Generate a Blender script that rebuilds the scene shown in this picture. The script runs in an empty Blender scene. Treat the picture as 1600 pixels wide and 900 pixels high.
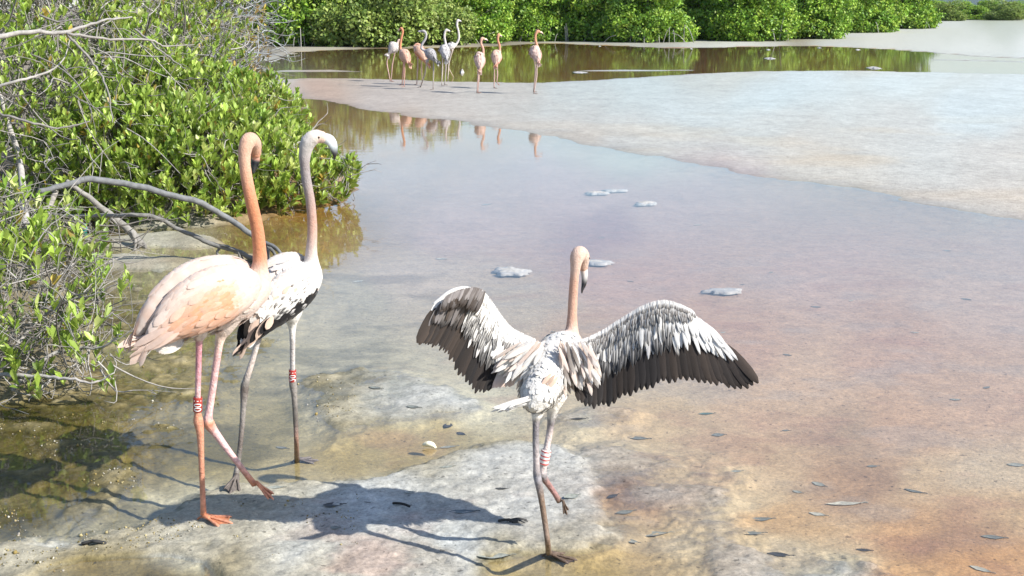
import bpy, bmesh, math, random
import numpy as np
from mathutils import Vector, Matrix

random.seed(7)
rng = np.random.default_rng(11)
S = bpy.context.scene
C = S.collection

# ------------------------------------------------------------------ camera
H = 1.9                                   # eye height above the water
PITCH = math.radians(12.4)
FPX = 2000.0                              # focal length for a 1600 px wide picture
CP, SP = math.cos(PITCH), math.sin(PITCH)
cam_d = bpy.data.cameras.new('camera')
cam_d.lens = 45.0; cam_d.sensor_width = 36.0
cam_d.clip_start = 0.05; cam_d.clip_end = 20000
cam = bpy.data.objects.new('camera', cam_d); C.objects.link(cam)
cam.location = (0, 0, H); cam.rotation_euler = (math.pi/2 - PITCH, 0, 0)
S.camera = cam

# ------------------------------------------------------------------ light
SUN_AZ, SUN_EL = math.radians(25), math.radians(37.5)
w = bpy.data.worlds.new('World'); S.world = w; w.use_nodes = True
nt = w.node_tree; nt.nodes.clear()
sky = nt.nodes.new('ShaderNodeTexSky'); sky.sky_type = 'NISHITA'; sky.sun_disc = False
sky.sun_elevation = SUN_EL; sky.sun_rotation = math.pi/2 + SUN_AZ
sky.air_density = 0.9; sky.dust_density = 0.6; sky.ozone_density = 1.2
bg = nt.nodes.new('ShaderNodeBackground'); bg.inputs[1].default_value = 0.118
wo = nt.nodes.new('ShaderNodeOutputWorld')
nt.links.new(sky.outputs[0], bg.inputs[0]); nt.links.new(bg.outputs[0], wo.inputs[0])
sd = bpy.data.lights.new('sun', 'SUN'); sd.energy = 4.6; sd.angle = math.radians(0.53); sd.color = (1.0, 0.95, 0.86)
sun = bpy.data.objects.new('sun', sd); C.objects.link(sun); sun.location = (10, -5, 12)
ldir = Vector((-math.cos(SUN_AZ)*math.cos(SUN_EL), math.sin(SUN_AZ)*math.cos(SUN_EL), -math.sin(SUN_EL)))
sun.rotation_euler = ldir.to_track_quat('-Z', 'Y').to_euler()
vs = S.view_settings
vs.view_transform = 'Standard'; vs.look = 'None'; vs.gamma = 1.0; vs.exposure = 0.92
try: vs.use_curve_mapping = False
except Exception: pass

cy = S.cycles
cy.max_bounces = 6; cy.diffuse_bounces = 3; cy.glossy_bounces = 3; cy.transmission_bounces = 2; cy.transparent_max_bounces = 10; cy.volume_bounces = 0
cy.caustics_reflective = False; cy.caustics_refractive = False

# ------------------------------------------------------------------ helpers
def ray(px, py):
    a = (px-800)/FPX; b = (450-py)/FPX
    return a, CP + b*SP, -SP + b*CP
def gp(px, py, z=0.0):                    # ground point seen at a place of the photograph
    a, fy, fz = ray(px, py); t = (z-H)/fz
    return np.array([a*t, fy*t, z])
def at(px, py, Y):                        # point at distance Y
    a, fy, fz = ray(px, py); t = Y/fy
    return np.array([a*t, Y, H + fz*t])
def lin(c):
    return tuple(((v/255)/12.92 if v/255 <= 0.04045 else ((v/255+0.055)/1.055)**2.4) for v in c)
def nrm(v):
    v = np.asarray(v, float); n = np.linalg.norm(v); return v/n if n > 1e-9 else v

def vnoise(x, y, seed=0):                 # smooth value noise, vectorised
    xi = np.floor(x).astype(np.int64); yi = np.floor(y).astype(np.int64)
    fx = x-xi; fy = y-yi
    fx = fx*fx*fx*(fx*(fx*6-15)+10); fy = fy*fy*fy*(fy*(fy*6-15)+10)
    def h(a, b):
        n = (a*374761393 + b*668265263 + seed*982451653) & 0xffffffff
        n = ((n ^ (n >> 13))*1274126177) & 0xffffffff
        n = n ^ (n >> 16)
        return (n & 0xffff)/65535.0
    a = h(xi, yi); b = h(xi+1, yi); c = h(xi, yi+1); d = h(xi+1, yi+1)
    return (a*(1-fx)+b*fx)*(1-fy)+(c*(1-fx)+d*fx)*fy
def fbm(x, y, o=4, seed=0):
    s = 0; a = 0.5; t = 0
    for i in range(o):
        s = s + a*vnoise(x, y, seed+i*17); t += a; a *= 0.5; x = x*2.03+11.3; y = y*2.03+5.7
    return s/t - 0.5
def sstep(a, b, x):
    t = np.clip((x-a)/(b-a), 0, 1); return t*t*(3-2*t)
def sdpoly(x, y, poly):                   # signed distance, positive inside
    d = np.full(x.shape, 1e9); ins = np.zeros(x.shape, bool); n = len(poly)
    for i in range(n):
        ax, ay = poly[i]; bx, by = poly[(i+1) % n]
        ex, ey = bx-ax, by-ay; wx, wy = x-ax, y-ay
        t = np.clip((wx*ex+wy*ey)/(ex*ex+ey*ey+1e-12), 0, 1)
        d = np.minimum(d, (wx-ex*t)**2+(wy-ey*t)**2)
        if ay != by:
            c = ((ay > y) != (by > y)) & (x < (bx-ax)*(y-ay)/(by-ay)+ax)
            ins ^= c
    d = np.sqrt(d); return np.where(ins, d, -d)

def cr(P, k=6):                           # Catmull-Rom resampling of rows of numbers
    P = np.asarray(P, float); n = len(P)
    if n < 3:
        t = np.linspace(0, 1, k+1)[:, None]; return P[0]*(1-t)+P[-1]*t
    Q = np.vstack([2*P[0]-P[1], P, 2*P[-1]-P[-2]]); out = []
    for i in range(1, n):
        p0, p1, p2, p3 = Q[i-1], Q[i], Q[i+1], Q[i+2]
        for j in range(k):
            t = j/k
            out.append(0.5*((2*p1)+(-p0+p2)*t+(2*p0-5*p1+4*p2-p3)*t*t+(-p0+3*p1-3*p2+p3)*t**3))
    out.append(P[-1]); return np.array(out)

class MB:                                 # collects one mesh
    def __init__(s): s.v = []; s.f = []; s.c = []; s.n = 0; s.m = []; s.mi = 0
    def add(s, v, f, c):
        v = np.asarray(v, float).reshape(-1, 3); b = s.n
        c = np.asarray(c, float)
        if c.ndim == 1: c = np.tile(c, (len(v), 1))
        s.v.append(v); s.c.append(c); s.f += [tuple(i+b for i in q) for q in f]; s.m += [s.mi]*len(f); s.n += len(v)
    def loft(s, P, rx, rz, cols, lat=None, n=12, cap=True):
        """tube along P; rx along the lateral axis, rz across it"""
        P = np.asarray(P, float); m = len(P); T = np.gradient(P, axis=0)
        T /= np.linalg.norm(T, axis=1)[:, None]+1e-12
        if lat is None:
            L = np.zeros((m, 3)); r = nrm(np.cross(T[0], (0.13, 0.31, 0.94)))
            for i in range(m):
                r = nrm(r-T[i]*np.dot(r, T[i])); L[i] = r
        else:
            L = np.array([nrm(np.asarray(lat)-T[i]*np.dot(lat, T[i])) for i in range(m)])
        N = np.cross(L, T)
        ph = np.linspace(0, 2*math.pi, n, endpoint=False)
        rx = np.broadcast_to(rx, m); rz = np.broadcast_to(rz, m)
        V = (P[:, None, :]+L[:, None, :]*(rx[:, None]*np.cos(ph)[None])[:, :, None]
             + N[:, None, :]*(rz[:, None]*np.sin(ph)[None])[:, :, None]).reshape(-1, 3)
        F = []
        for i in range(m-1):
            for j in range(n):
                k = (j+1) % n; F.append((i*n+j, i*n+k, (i+1)*n+k, (i+1)*n+j))
        cols = np.asarray(cols, float)
        if cols.ndim == 1: cols = np.tile(cols, (m, 1))
        cc = np.repeat(cols, n, axis=0)
        if cap:
            V = np.vstack([V, P[0]-T[0]*min(rx[0], rz[0])*0.6, P[-1]+T[-1]*min(rx[-1], rz[-1])*0.6])
            a = m*n; b = a+1
            F += [(a, (j+1) % n, j) for j in range(n)]
            F += [(b, (m-1)*n+j, (m-1)*n+(j+1) % n) for j in range(n)]
            cc = np.vstack([cc, cols[0], cols[-1]])
        s.add(V, F, cc); return P, T, L, N, rx, rz
    def feather(s, base, d, nor, L, W, cf, lift=0.08, droop=0.08, bend=0.0, prof=None, ridge=0.08):
        """a single vane: six stations, ridge along the shaft"""
        d = nrm(d); nor = nrm(np.asarray(nor)-d*np.dot(nor, d)); sx = np.cross(d, nor)
        st = (0, .18, .42, .68, .88, 1.0); pr = prof or (.22, .66, 1.0, .96, .66, .10)
        V = []; cc = []
        for t, p in zip(st, pr):
            o = np.asarray(base)+d*(L*t)+nor*(L*(lift*t-droop*t*t))+sx*(bend*L*t*t)
            for e in (-1, 0, 1):
                V.append(o+sx*(e*W*0.5*p)+nor*((ridge if e == 0 else -ridge*.2)*W)); cc.append(cf(t, e))
        F = []
        for i in range(5):
            a = i*3; F += [(a, a+1, a+4, a+3), (a+1, a+2, a+5, a+4)]
        s.add(V, F, cc)
    def build(s, name, mat, parent=None, origin=(0, 0, 0), smooth=True):
        V = np.vstack(s.v)-np.asarray(origin, float); cc = np.vstack(s.c)
        me = bpy.data.meshes.new(name); me.from_pydata(V.tolist(), [], s.f)
        ca = me.color_attributes.new('Col', 'FLOAT_COLOR', 'POINT')
        ca.data.foreach_set('color', np.hstack([cc, np.ones((len(cc), 1))]).astype(np.float32).ravel())
        if smooth: me.polygons.foreach_set('use_smooth', [True]*len(me.polygons))
        for q in (mat if isinstance(mat, (list, tuple)) else [mat]): me.materials.append(q)
        if any(s.m): me.polygons.foreach_set('material_index', s.m)
        me.update()
        return link(name, me, parent)

def link(name, me, parent=None, loc=None):
    o = bpy.data.objects.new(name, me); C.objects.link(o)
    if parent is not None: o.parent = parent
    if loc is not None: o.location = loc
    return o
def thing(name, label, cat, loc=(0, 0, 0), group=None):
    o = bpy.data.objects.new(name, None); C.objects.link(o); o.empty_display_size = 0.1
    o.location = tuple(loc); return tag(o, label, cat, group)
def tag(o, label, cat, group=None):
    o['label'] = label; o['category'] = cat
    if group: o['group'] = group
    return o
def fast_mesh(name, V, quads, tris, cols, mat, smooth=True):
    """big meshes straight from arrays"""
    me = bpy.data.meshes.new(name); nq = len(quads); ntr = len(tris)
    me.vertices.add(len(V)); me.vertices.foreach_set('co', np.asarray(V, np.float32).ravel())
    li = np.concatenate([np.asarray(quads, np.int32).reshape(-1), np.asarray(tris, np.int32).reshape(-1)])
    me.loops.add(len(li)); me.loops.foreach_set('vertex_index', li)
    me.polygons.add(nq+ntr)
    me.polygons.foreach_set('loop_start', np.concatenate([np.arange(nq)*4, nq*4+np.arange(ntr)*3]).astype(np.int32))
    me.polygons.foreach_set('loop_total', np.concatenate([np.full(nq, 4), np.full(ntr, 3)]).astype(np.int32))
    me.update(calc_edges=True)
    ca = me.color_attributes.new('Col', 'FLOAT_COLOR', 'POINT')
    ca.data.foreach_set('color', np.hstack([cols, np.ones((len(cols), 1))]).astype(np.float32).ravel())
    me.polygons.foreach_set('use_smooth', np.full(nq+ntr, smooth))
    me.materials.append(mat); me.update(); return me

# ------------------------------------------------------------------ materials
def newmat(name):
    m = bpy.data.materials.new(name); m.use_nodes = True; t = m.node_tree
    b = t.nodes['Principled BSDF']; return m, t, b
def mat_col(name, rough=0.7, var=0.12, scale=40, bump=0.0, bscale=200, spec=0.3, objvar=0.0, stretch=None, sheen=0):
    m, t, b = newmat(name); N = t.nodes; Lk = t.links
    at_ = N.new('ShaderNodeAttribute'); at_.attribute_name = 'Col'
    tc = N.new('ShaderNodeTexCoord'); no = N.new('ShaderNodeTexNoise')
    no.inputs['Scale'].default_value = scale; no.inputs['Detail'].default_value = 4
    src = tc.outputs['Object']
    if stretch:
        mp = N.new('ShaderNodeMapping'); mp.inputs['Scale'].default_value = stretch
        Lk.new(src, mp.inputs[0]); src = mp.outputs[0]
    Lk.new(src, no.inputs[0])
    mr = N.new('ShaderNodeMapRange'); mr.inputs[1].default_value = .25; mr.inputs[2].default_value = .75
    mr.inputs[3].default_value = 1-var; mr.inputs[4].default_value = 1+var
    Lk.new(no.outputs[0], mr.inputs[0])
    mx = N.new('ShaderNodeMix'); mx.data_type = 'RGBA'; mx.blend_type = 'MULTIPLY'; mx.inputs[0].default_value = 1
    Lk.new(at_.outputs[0], mx.inputs[6]); Lk.new(mr.outputs[0], mx.inputs[7])
    out = mx.outputs[2]
    if objvar:
        oi = N.new('ShaderNodeObjectInfo'); hs = N.new('ShaderNodeHueSaturation')
        m2 = N.new('ShaderNodeMapRange'); m2.inputs[3].default_value = 1-objvar; m2.inputs[4].default_value = 1+objvar
        Lk.new(oi.outputs['Random'], m2.inputs[0]); Lk.new(m2.outputs[0], hs.inputs['Value']); Lk.new(out, hs.inputs['Color']); out = hs.outputs[0]
    Lk.new(out, b.inputs['Base Color'])
    b.inputs['Roughness'].default_value = rough; b.inputs['Specular IOR Level'].default_value = spec
    if sheen: b.inputs['Sheen Weight'].default_value = sheen
    if bump:
        n2 = N.new('ShaderNodeTexNoise'); n2.inputs['Scale'].default_value = bscale; n2.inputs['Detail'].default_value = 3
        Lk.new(src, n2.inputs[0]); bp = N.new('ShaderNodeBump'); bp.inputs['Strength'].default_value = bump; bp.inputs['Distance'].default_value = 0.004
        Lk.new(n2.outputs[0], bp.inputs['Height']); Lk.new(bp.outputs[0], b.inputs['Normal'])
    return m
def mat_leaf(name, trans=0.3, rough=0.42, objvar=0.0):
    m = mat_col(name, rough, 0.15, 30, spec=0.4, objvar=objvar); t = m.node_tree; b = t.nodes['Principled BSDF']
    tr = t.nodes.new('ShaderNodeBsdfTranslucent'); mx = t.nodes.new('ShaderNodeMixShader'); mx.inputs[0].default_value = trans
    src = b.inputs['Base Color'].links[0].from_socket
    hs = t.nodes.new('ShaderNodeHueSaturation'); hs.inputs['Value'].default_value = 1.5; hs.inputs['Hue'].default_value = 0.485
    t.links.new(src, hs.inputs['Color']); t.links.new(hs.outputs[0], tr.inputs[0])
    o = t.nodes['Material Output']; t.links.new(b.outputs[0], mx.inputs[1]); t.links.new(tr.outputs[0], mx.inputs[2]); t.links.new(mx.outputs[0], o.inputs[0])
    return m
M_FEATHER = mat_col('feather', 0.75, 0.07, 60, bump=0.25, bscale=420, spec=0.2, sheen=0.15)
def add_trans(m, f):                       # thin vanes let some light through
    t = m.node_tree; b = t.nodes['Principled BSDF']; src = b.inputs['Base Color'].links[0].from_socket
    tr = t.nodes.new('ShaderNodeBsdfTranslucent'); mx = t.nodes.new('ShaderNodeMixShader'); mx.inputs[0].default_value = f
    t.links.new(src, tr.inputs[0]); o = t.nodes['Material Output']; t.links.new(b.outputs[0], mx.inputs[1]); t.links.new(tr.outputs[0], mx.inputs[2]); t.links.new(mx.outputs[0], o.inputs[0])
add_trans(M_FEATHER, 0.28)
M_SKIN = mat_col('leg_skin', 0.55, 0.34, 70, bump=0.8, bscale=140, spec=0.35)
M_DOWN = mat_col('down', 0.85, 0.13, 75, bump=0.9, bscale=170, spec=0.15, sheen=0.2)
add_trans(M_DOWN, 0.2)
M_BILL = mat_col('bill', 0.38, 0.08, 50, spec=0.45)
M_EYE = mat_col('eye', 0.12, 0.0, 5, spec=0.6)
M_PLASTIC = mat_col('ring_plastic', 0.45, 0.06, 60, spec=0.4)
M_LEAF = mat_leaf('mangrove_leaf', 0.30)
M_LEAFO = mat_leaf('mangrove_leaf_single', 0.30, objvar=0.22)
M_FARLEAF = mat_leaf('far_leaf', 0.22, 0.5)
M_BARK = mat_col('bark', 0.85, 0.28, 25, bump=0.6, bscale=90, spec=0.2)
M_DEAD = mat_col('dead_leaf', 0.6, 0.25, 40, bump=0.3, bscale=120, spec=0.35)
M_SALT = mat_col('salt_crust', 0.8, 0.15, 30, bump=0.9, bscale=70, spec=0.35)

# ground: vertex colour = colour of the mud, with light corrections painted in under water; noise adds grain, wet mud is darker and shinier
def ground_mat():
    m, t, b = newmat('mud'); N = t.nodes; Lk = t.links
    at_ = N.new('ShaderNodeAttribute'); at_.attribute_name = 'Col'
    geo = N.new('ShaderNodeNewGeometry')
    def noise(scale, detail=5, rough=0.6):
        n = N.new('ShaderNodeTexNoise'); n.inputs['Scale'].default_value = scale; n.inputs['Detail'].default_value = detail
        n.inputs['Roughness'].default_value = rough; Lk.new(geo.outputs['Position'], n.inputs[0]); return n
    def rangemap(src, a, b_, c, d):
        r = N.new('ShaderNodeMapRange'); r.inputs[1].default_value = a; r.inputs[2].default_value = b_
        r.inputs[3].default_value = c; r.inputs[4].default_value = d; Lk.new(src, r.inputs[0]); return r.outputs[0]
    def mul(a, b_):
        x = N.new('ShaderNodeMix'); x.data_type = 'RGBA'; x.blend_type = 'MULTIPLY'; x.inputs[0].default_value = 1
        Lk.new(a, x.inputs[6]); Lk.new(b_, x.inputs[7]); return x.outputs[2]
    c = mul(at_.outputs[0], rangemap(noise(9, 6).outputs[0], .3, .7, .86, 1.12))
    c = mul(c, rangemap(noise(70, 4).outputs[0], .3, .7, .74, 1.18))
    c = mul(c, rangemap(noise(24, 5, .7).outputs[0], .3, .7, .84, 1.12))
    c = mul(c, rangemap(noise(260, 2).outputs[0], .25, .5, .72, 1.04))
    # dark crumbs
    c = mul(c, rangemap(noise(38, 2, 0.4).outputs[0], .27, .31, .45, 1.0))
    sep = N.new('ShaderNodeSeparateXYZ'); Lk.new(geo.outputs['Position'], sep.inputs[0])
    damp = rangemap(sep.outputs[2], 0.001, 0.010, 0.78, 1.0); c = mul(c, damp)
    Lk.new(c, b.inputs['Base Color'])
    Lk.new(rangemap(sep.outputs[2], 0.001, 0.010, 0.42, 0.88), b.inputs['Roughness'])
    b.inputs['Specular IOR Level'].default_value = 0.3
    b1 = N.new('ShaderNodeBump'); b1.inputs['Strength'].default_value = 0.55; b1.inputs['Distance'].default_value = 0.006
    Lk.new(noise(85, 5, 0.7).outputs[0], b1.inputs['Height'])
    b2 = N.new('ShaderNodeBump'); b2.inputs['Strength'].default_value = 0.4; b2.inputs['Distance'].default_value = 0.02
    Lk.new(noise(14, 5, 0.6).outputs[0], b2.inputs['Height']); Lk.new(b1.outputs[0], b2.inputs['Normal'])
    Lk.new(b2.outputs[0], b.inputs['Normal'])
    return m
M_MUD = ground_mat()
def water_mat():
    m = bpy.data.materials.new('shallow_water'); m.use_nodes = True; t = m.node_tree; N = t.nodes; N.clear(); Lk = t.links
    geo = N.new('ShaderNodeNewGeometry')
    n1 = N.new('ShaderNodeTexNoise'); n1.inputs['Scale'].default_value = 5; n1.inputs['Detail'].default_value = 3
    mp = N.new('ShaderNodeMapping'); mp.inputs['Scale'].default_value = (0.6, 1.0, 1); Lk.new(geo.outputs['Position'], mp.inputs[0]); Lk.new(mp.outputs[0], n1.inputs[0])
    bp = N.new('ShaderNodeBump'); bp.inputs['Strength'].default_value = 0.10; bp.inputs['Distance'].default_value = 0.01
    Lk.new(n1.outputs[0], bp.inputs['Height'])
    tr = N.new('ShaderNodeBsdfTransparent'); tr.inputs[0].default_value = (0.97, 0.945, 0.92, 1)
    gl = N.new('ShaderNodeBsdfGlossy'); gl.inputs['Roughness'].default_value = 0.025; Lk.new(bp.outputs[0], gl.inputs['Normal'])
    dt = N.new('ShaderNodeVectorMath'); dt.operation = 'DOT_PRODUCT'; Lk.new(bp.outputs[0], dt.inputs[0]); Lk.new(geo.outputs['Incoming'], dt.inputs[1])
    def mth(op, a_, b_=None):
        q = N.new('ShaderNodeMath'); q.operation = op
        for i, v in enumerate((a_, b_)):
            if v is None: continue
            if isinstance(v, (int, float)): q.inputs[i].default_value = v
            else: Lk.new(v, q.inputs[i])
        return q.outputs[0]
    # the same reflectance from above and below (a flat film on the mud)
    c1 = mth('SUBTRACT', 1.0, mth('MINIMUM', mth('ABSOLUTE', dt.outputs['Value']), 1.0))
    fr = mth('ADD', 0.021, mth('MULTIPLY', 0.979, mth('POWER', c1, 5.0)))
    mx = N.new('ShaderNodeMixShader'); Lk.new(fr, mx.inputs[0]); Lk.new(tr.outputs[0], mx.inputs[1]); Lk.new(gl.outputs[0], mx.inputs[2])
    o = N.new('ShaderNodeOutputMaterial'); Lk.new(mx.outputs[0], o.inputs[0]); return m
M_WATER = water_mat()

# ------------------------------------------------------------------ ground
def poly(pts): return [tuple(gp(*p)[:2]) for p in pts]
SANDBAR = poly([(402,131),(425,143),(470,153),(560,169),(640,182),(760,198),(850,214),(1000,243),(1150,270),(1300,294),(1450,320),(1600,346),(2100,440),
                (2400,116),(1900,117),(1600,116),(1430,112),(1330,110),(1180,111),(1060,116),(940,124),(850,129),(700,127),(560,122),(480,122),(425,124)])
FARBANK = poly([(200,112),(330,104),(395,100),(450,92),(470,82),(540,78),(640,76),(780,73),(850,68),(930,71),(1050,76),(1150,74),(1260,72),(1380,77),(1450,83),(1530,89),(1620,93),(2600,105),
                (2600,14),(-900,14),(-900,112)])
STRIP1 = poly([(398,112),(450,109),(520,108.5),(600,113),(540,112.5),(450,113)])
STRIP2 = poly([(868,111),(960,108.5),(1090,109),(1095,110.5),(960,112)])
STRIP3 = poly([(1400,94),(1500,92),(1640,97),(1640,99),(1500,95)])
BUSHLAND = poly([(-900,430),(40,400),(100,365),(230,354),(330,352),(400,345),(440,326),(520,318),(556,296),(520,268),(440,205),(396,155),(350,125),(300,108),(-900,104)])
BANK1 = poly([(140,374),(235,366),(290,363),(335,371),(347,382),(300,388),(220,387),(150,390)])
BANK2 = poly([(120,404),(200,398),(290,405),(400,401),(412,412),(300,419),(150,421)])
NEARLAND = poly([(-700,660),(30,628),(95,606),(120,560),(100,500),(90,450),(40,420),(-700,420)])
CRUST = poly([(-500,870),(-60,853),(60,848),(130,836),(200,826),(235,806),(280,788),(310,768),(350,758),(430,748),(520,748),(600,738),(690,712),(740,690),(800,684),(880,690),(925,728),(950,780),(955,840),(900,866),(820,864),(770,880),(740,1000),(700,2400),(-1500,2400)])
FLAT1 = poly([(460,585),(560,566),(660,576),(740,610),(760,640),(700,655),(600,668),(520,690),(470,660)])
FLAT2 = poly([(860,650),(930,632),(985,640),(960,668),(900,676)])
FLAT3 = poly([(1040,720),(1110,705),(1150,730),(1130,800),(1180,850),(1330,870),(1420,900),(1400,940),(1090,940),(1060,850),(1010,800)])
FLAT4 = poly([(880,700),(960,690),(1040,720),(1060,780),(980,830),(930,850)])
PUD1 = poly([(70,890),(130,874),(250,869),(320,880),(360,930),(20,930)])
PUD2 = poly([(780,893),(830,876),(930,870),(1000,890),(990,940),(750,940)])

def ground_height(x, y):
    n1 = fbm(x*1.1, y*1.1, 4, 1); n2 = fbm(x*5, y*5, 4, 2); n3 = fbm(x*21, y*21, 3, 3)
    wob = n2*0.10+n1*0.12+n3*0.05
    far = sstep(9, 16, y)
    h = -0.034+n1*0.016*(1-far)
    # left algae shallows: lumpy
    alg = sstep(-0.25, -0.75, x+0.16*(y-4.5)*-0.2+0.9)*sstep(10.5, 8.0, y)
    h = h+alg*(0.030+n2*0.060+n3*0.026)
    # right: thin film over smooth mud
    def up(poly_, wdt, top, cur, wb=1.0):
        d = sdpoly(x, y, poly_)+wob*wb
        return np.maximum(cur, cur+(top-cur)*sstep(-wdt, wdt, d))
    sc = np.clip(y/20, 0.2, 3)
    h = up(SANDBAR, 0.35, 0.0, h, 1.5)
    d = sdpoly(x, y, SANDBAR)+n1*0.5+n2*0.15
    pud = fbm(x*0.55, y*1.3, 5, 91)*0.05*sstep(30, 14, y)
    h = np.where(d > -.2, np.maximum(h, -.024+0.028*sstep(-.2, .2, d)+0.016*sstep(0, 1.6, d)+np.minimum(pud+0.004, 0.004)*sstep(.25, 1.0, d)), h)
    d = sdpoly(x, y, FARBANK)+n1*1.2
    h = np.maximum(h, np.where(d > -1, -0.03+0.09*sstep(-1, 2.5, d)+0.25*sstep(4, 40, d), h))
    for p, wd_ in ((STRIP1, .5), (STRIP2, .4), (STRIP3, .5)):
        d = sdpoly(x, y, p)+n1*0.4; h = np.maximum(h, np.where(d > -wd_, -0.02+0.028*sstep(-wd_, wd_, d), h))
    h = up(BUSHLAND, 0.25, 0.06+n1*0.04, h, 1.5)
    h = up(BANK1, 0.10, 0.03+n2*0.03, h, 0.8); h = up(BANK2, 0.09, 0.03+n2*0.03, h, 0.8)
    h = up(NEARLAND, 0.15, 0.04+n2*0.04, h)
    h = up(CRUST, 0.085, 0.019+n2*0.026+n3*0.012, h, 0.8)
    h = up(FLAT1, 0.14, 0.006+n2*0.03+n3*0.008, h, 1.0); h = up(FLAT2, 0.1, 0.004+n2*0.02, h)
    h = up(FLAT3, 0.16, 0.000+n2*0.03+n3*0.012, h, 1.2); h = up(FLAT4, 0.14, 0.003+n2*0.03+n3*0.010, h)
    def down(poly_, wdt, bot, cur):
        d = sdpoly(x, y, poly_)+wob*0.5
        return np.minimum(cur, cur+(bot-cur)*sstep(-wdt, wdt, d))
    h = down(PUD1, 0.03, -0.012+n2*0.03, h); h = down(PUD2, 0.04, -0.010+n2*0.012, h)
    return h

CTRL = [  # colour of the mud and salt at places of the flat (sunlit, unshaded); pool beds also carry reflection gold
 (20,810,(92,84,42)),(100,740,(100,90,48)),(60,660,(98,90,46)),(250,690,(128,115,70)),(200,610,(116,104,58)),(300,570,(150,138,96)),(410,520,(170,160,125)),(410,640,(150,140,104)),(330,700,(140,128,82)),
 (240,470,(120,106,60)),(320,440,(128,112,62)),(300,395,(150,128,78)),(260,375,(200,200,190)),(310,376,(208,208,200)),(230,409,(205,205,196)),(340,408,(200,200,190)),(220,500,(130,118,75)),(180,540,(150,145,110)),
 (-50,880,(224,224,219)),(100,866,(224,224,220)),(300,835,(224,225,223)),(450,850,(224,226,224)),(420,790,(220,221,218)),(560,800,(222,224,222)),(620,750,(210,209,204)),(700,860,(220,222,220)),(760,720,(210,209,205)),(850,720,(205,203,198)),(860,800,(206,204,199)),(650,880,(200,190,175)),
 (150,895,(128,112,62)),(280,888,(125,110,64)),(500,895,(196,184,160)),
 (500,600,(192,184,166)),(560,545,(188,182,168)),(470,540,(182,174,150)),(620,620,(212,210,204)),(700,630,(206,205,200)),(560,640,(198,194,182)),(500,500,(184,176,160)),(560,470,(182,174,162)),
 (620,700,(172,154,104)),(540,715,(170,152,104)),(660,675,(174,158,116)),(740,700,(176,160,118)),(840,885,(160,144,96)),(930,885,(168,148,104)),
 (930,650,(204,196,184)),(1000,640,(206,180,154)),(880,640,(200,184,164)),(960,790,(178,142,118)),(960,760,(150,120,105)),(1010,850,(192,164,124)),(1040,760,(200,176,156)),(940,720,(206,190,172)),
 (1120,720,(208,184,160)),(1180,690,(206,172,144)),(1090,840,(206,188,168)),(1200,800,(206,164,122)),(1130,790,(206,190,172)),(1220,860,(206,186,164)),(1280,895,(206,200,188)),(1300,740,(198,156,126)),(1330,735,(165,130,112)),(1400,810,(208,158,116)),(1480,830,(170,128,105)),(1520,860,(214,158,108)),(1460,890,(212,164,118)),(1560,780,(208,172,138)),(1450,740,(206,176,150)),(1550,730,(206,184,168)),
 (1200,630,(208,172,150)),(1320,660,(180,150,132)),(1400,650,(206,164,142)),(1550,620,(204,166,150)),(1250,570,(206,176,160)),
 (640,420,(206,188,184)),(800,470,(192,176,166)),(900,520,(194,166,150)),(1100,520,(196,160,146)),(1400,520,(196,162,150)),(1000,420,(200,166,162)),(1300,420,(202,172,170)),(1550,450,(202,176,172)),(700,340,(205,178,180)),(900,300,(205,176,180)),(920,355,(176,144,152)),(1200,340,(206,178,180)),(1000,330,(204,176,178)),(600,280,(196,168,160)),(560,230,(200,150,96)),(450,180,(196,128,50)),(620,205,(196,148,96)),(470,330,(196,144,74)),(480,390,(196,164,112)),(400,380,(150,120,64)),  # left-hand bed yellowed for the golden reflection of the trees
 (450,135,(196,184,176)),(600,150,(200,189,182)),(700,172,(205,197,190)),(850,190,(206,201,195)),(1000,220,(207,204,198)),(1300,262,(211,205,196)),(1550,320,(212,203,194)),(1550,250,(212,207,201)),(1200,205,(208,209,205)),(1400,220,(211,210,206)),
 (900,145,(200,206,205)),(1050,160,(206,213,213)),(1200,160,(208,219,221)),(1550,170,(212,221,223)),(1400,130,(216,225,226)),(1000,130,(202,212,212)),(760,140,(200,195,189)),(650,138,(198,187,180)),(1600,125,(218,226,227)),(1250,125,(212,221,222)),
 (500,98,(204,164,60)),(640,95,(210,170,62)),(800,95,(210,166,60)),(950,92,(204,150,58)),(1100,92,(170,100,50)),(1250,92,(206,160,60)),(1370,96,(200,150,70)),(1480,100,(140,104,80)),(1580,102,(150,120,104)),(420,105,(200,150,70)),(500,113,(196,164,146)),  # far pool bed yellowed, puts the golden tree reflection into its colour
 (430,92,(222,224,216)),(400,97,(218,222,216)),(520,80,(196,190,172)),(700,74,(190,180,160)),(850,68,(200,196,180)),(1000,72,(216,214,202)),(1150,70,(222,220,208)),(1400,68,(222,220,210)),(1500,78,(230,230,224)),(1600,84,(232,232,228)),(1560,60,(192,198,190)),(1450,50,(222,222,214)),(1600,45,(222,222,212)),(1400,58,(216,212,200)),
 (600,62,(96,78,52)),(800,58,(96,78,52)),(1000,58,(100,84,58)),(1200,52,(150,138,115)),(1330,48,(204,202,192)),(1560,36,(150,150,80)),(1560,28,(96,116,44)),(1450,25,(96,110,50)),(400,60,(96,80,52)),
 (300,300,(96,82,54)),(200,250,(92,78,52)),(350,160,(140,120,90)),(60,560,(84,72,44)),(60,500,(90,78,50)),(480,310,(130,108,72)),(520,300,(150,126,90)),(120,360,(120,105,75)),(150,345,(90,76,50)),
]
K_LIGHT = 1.72
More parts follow.
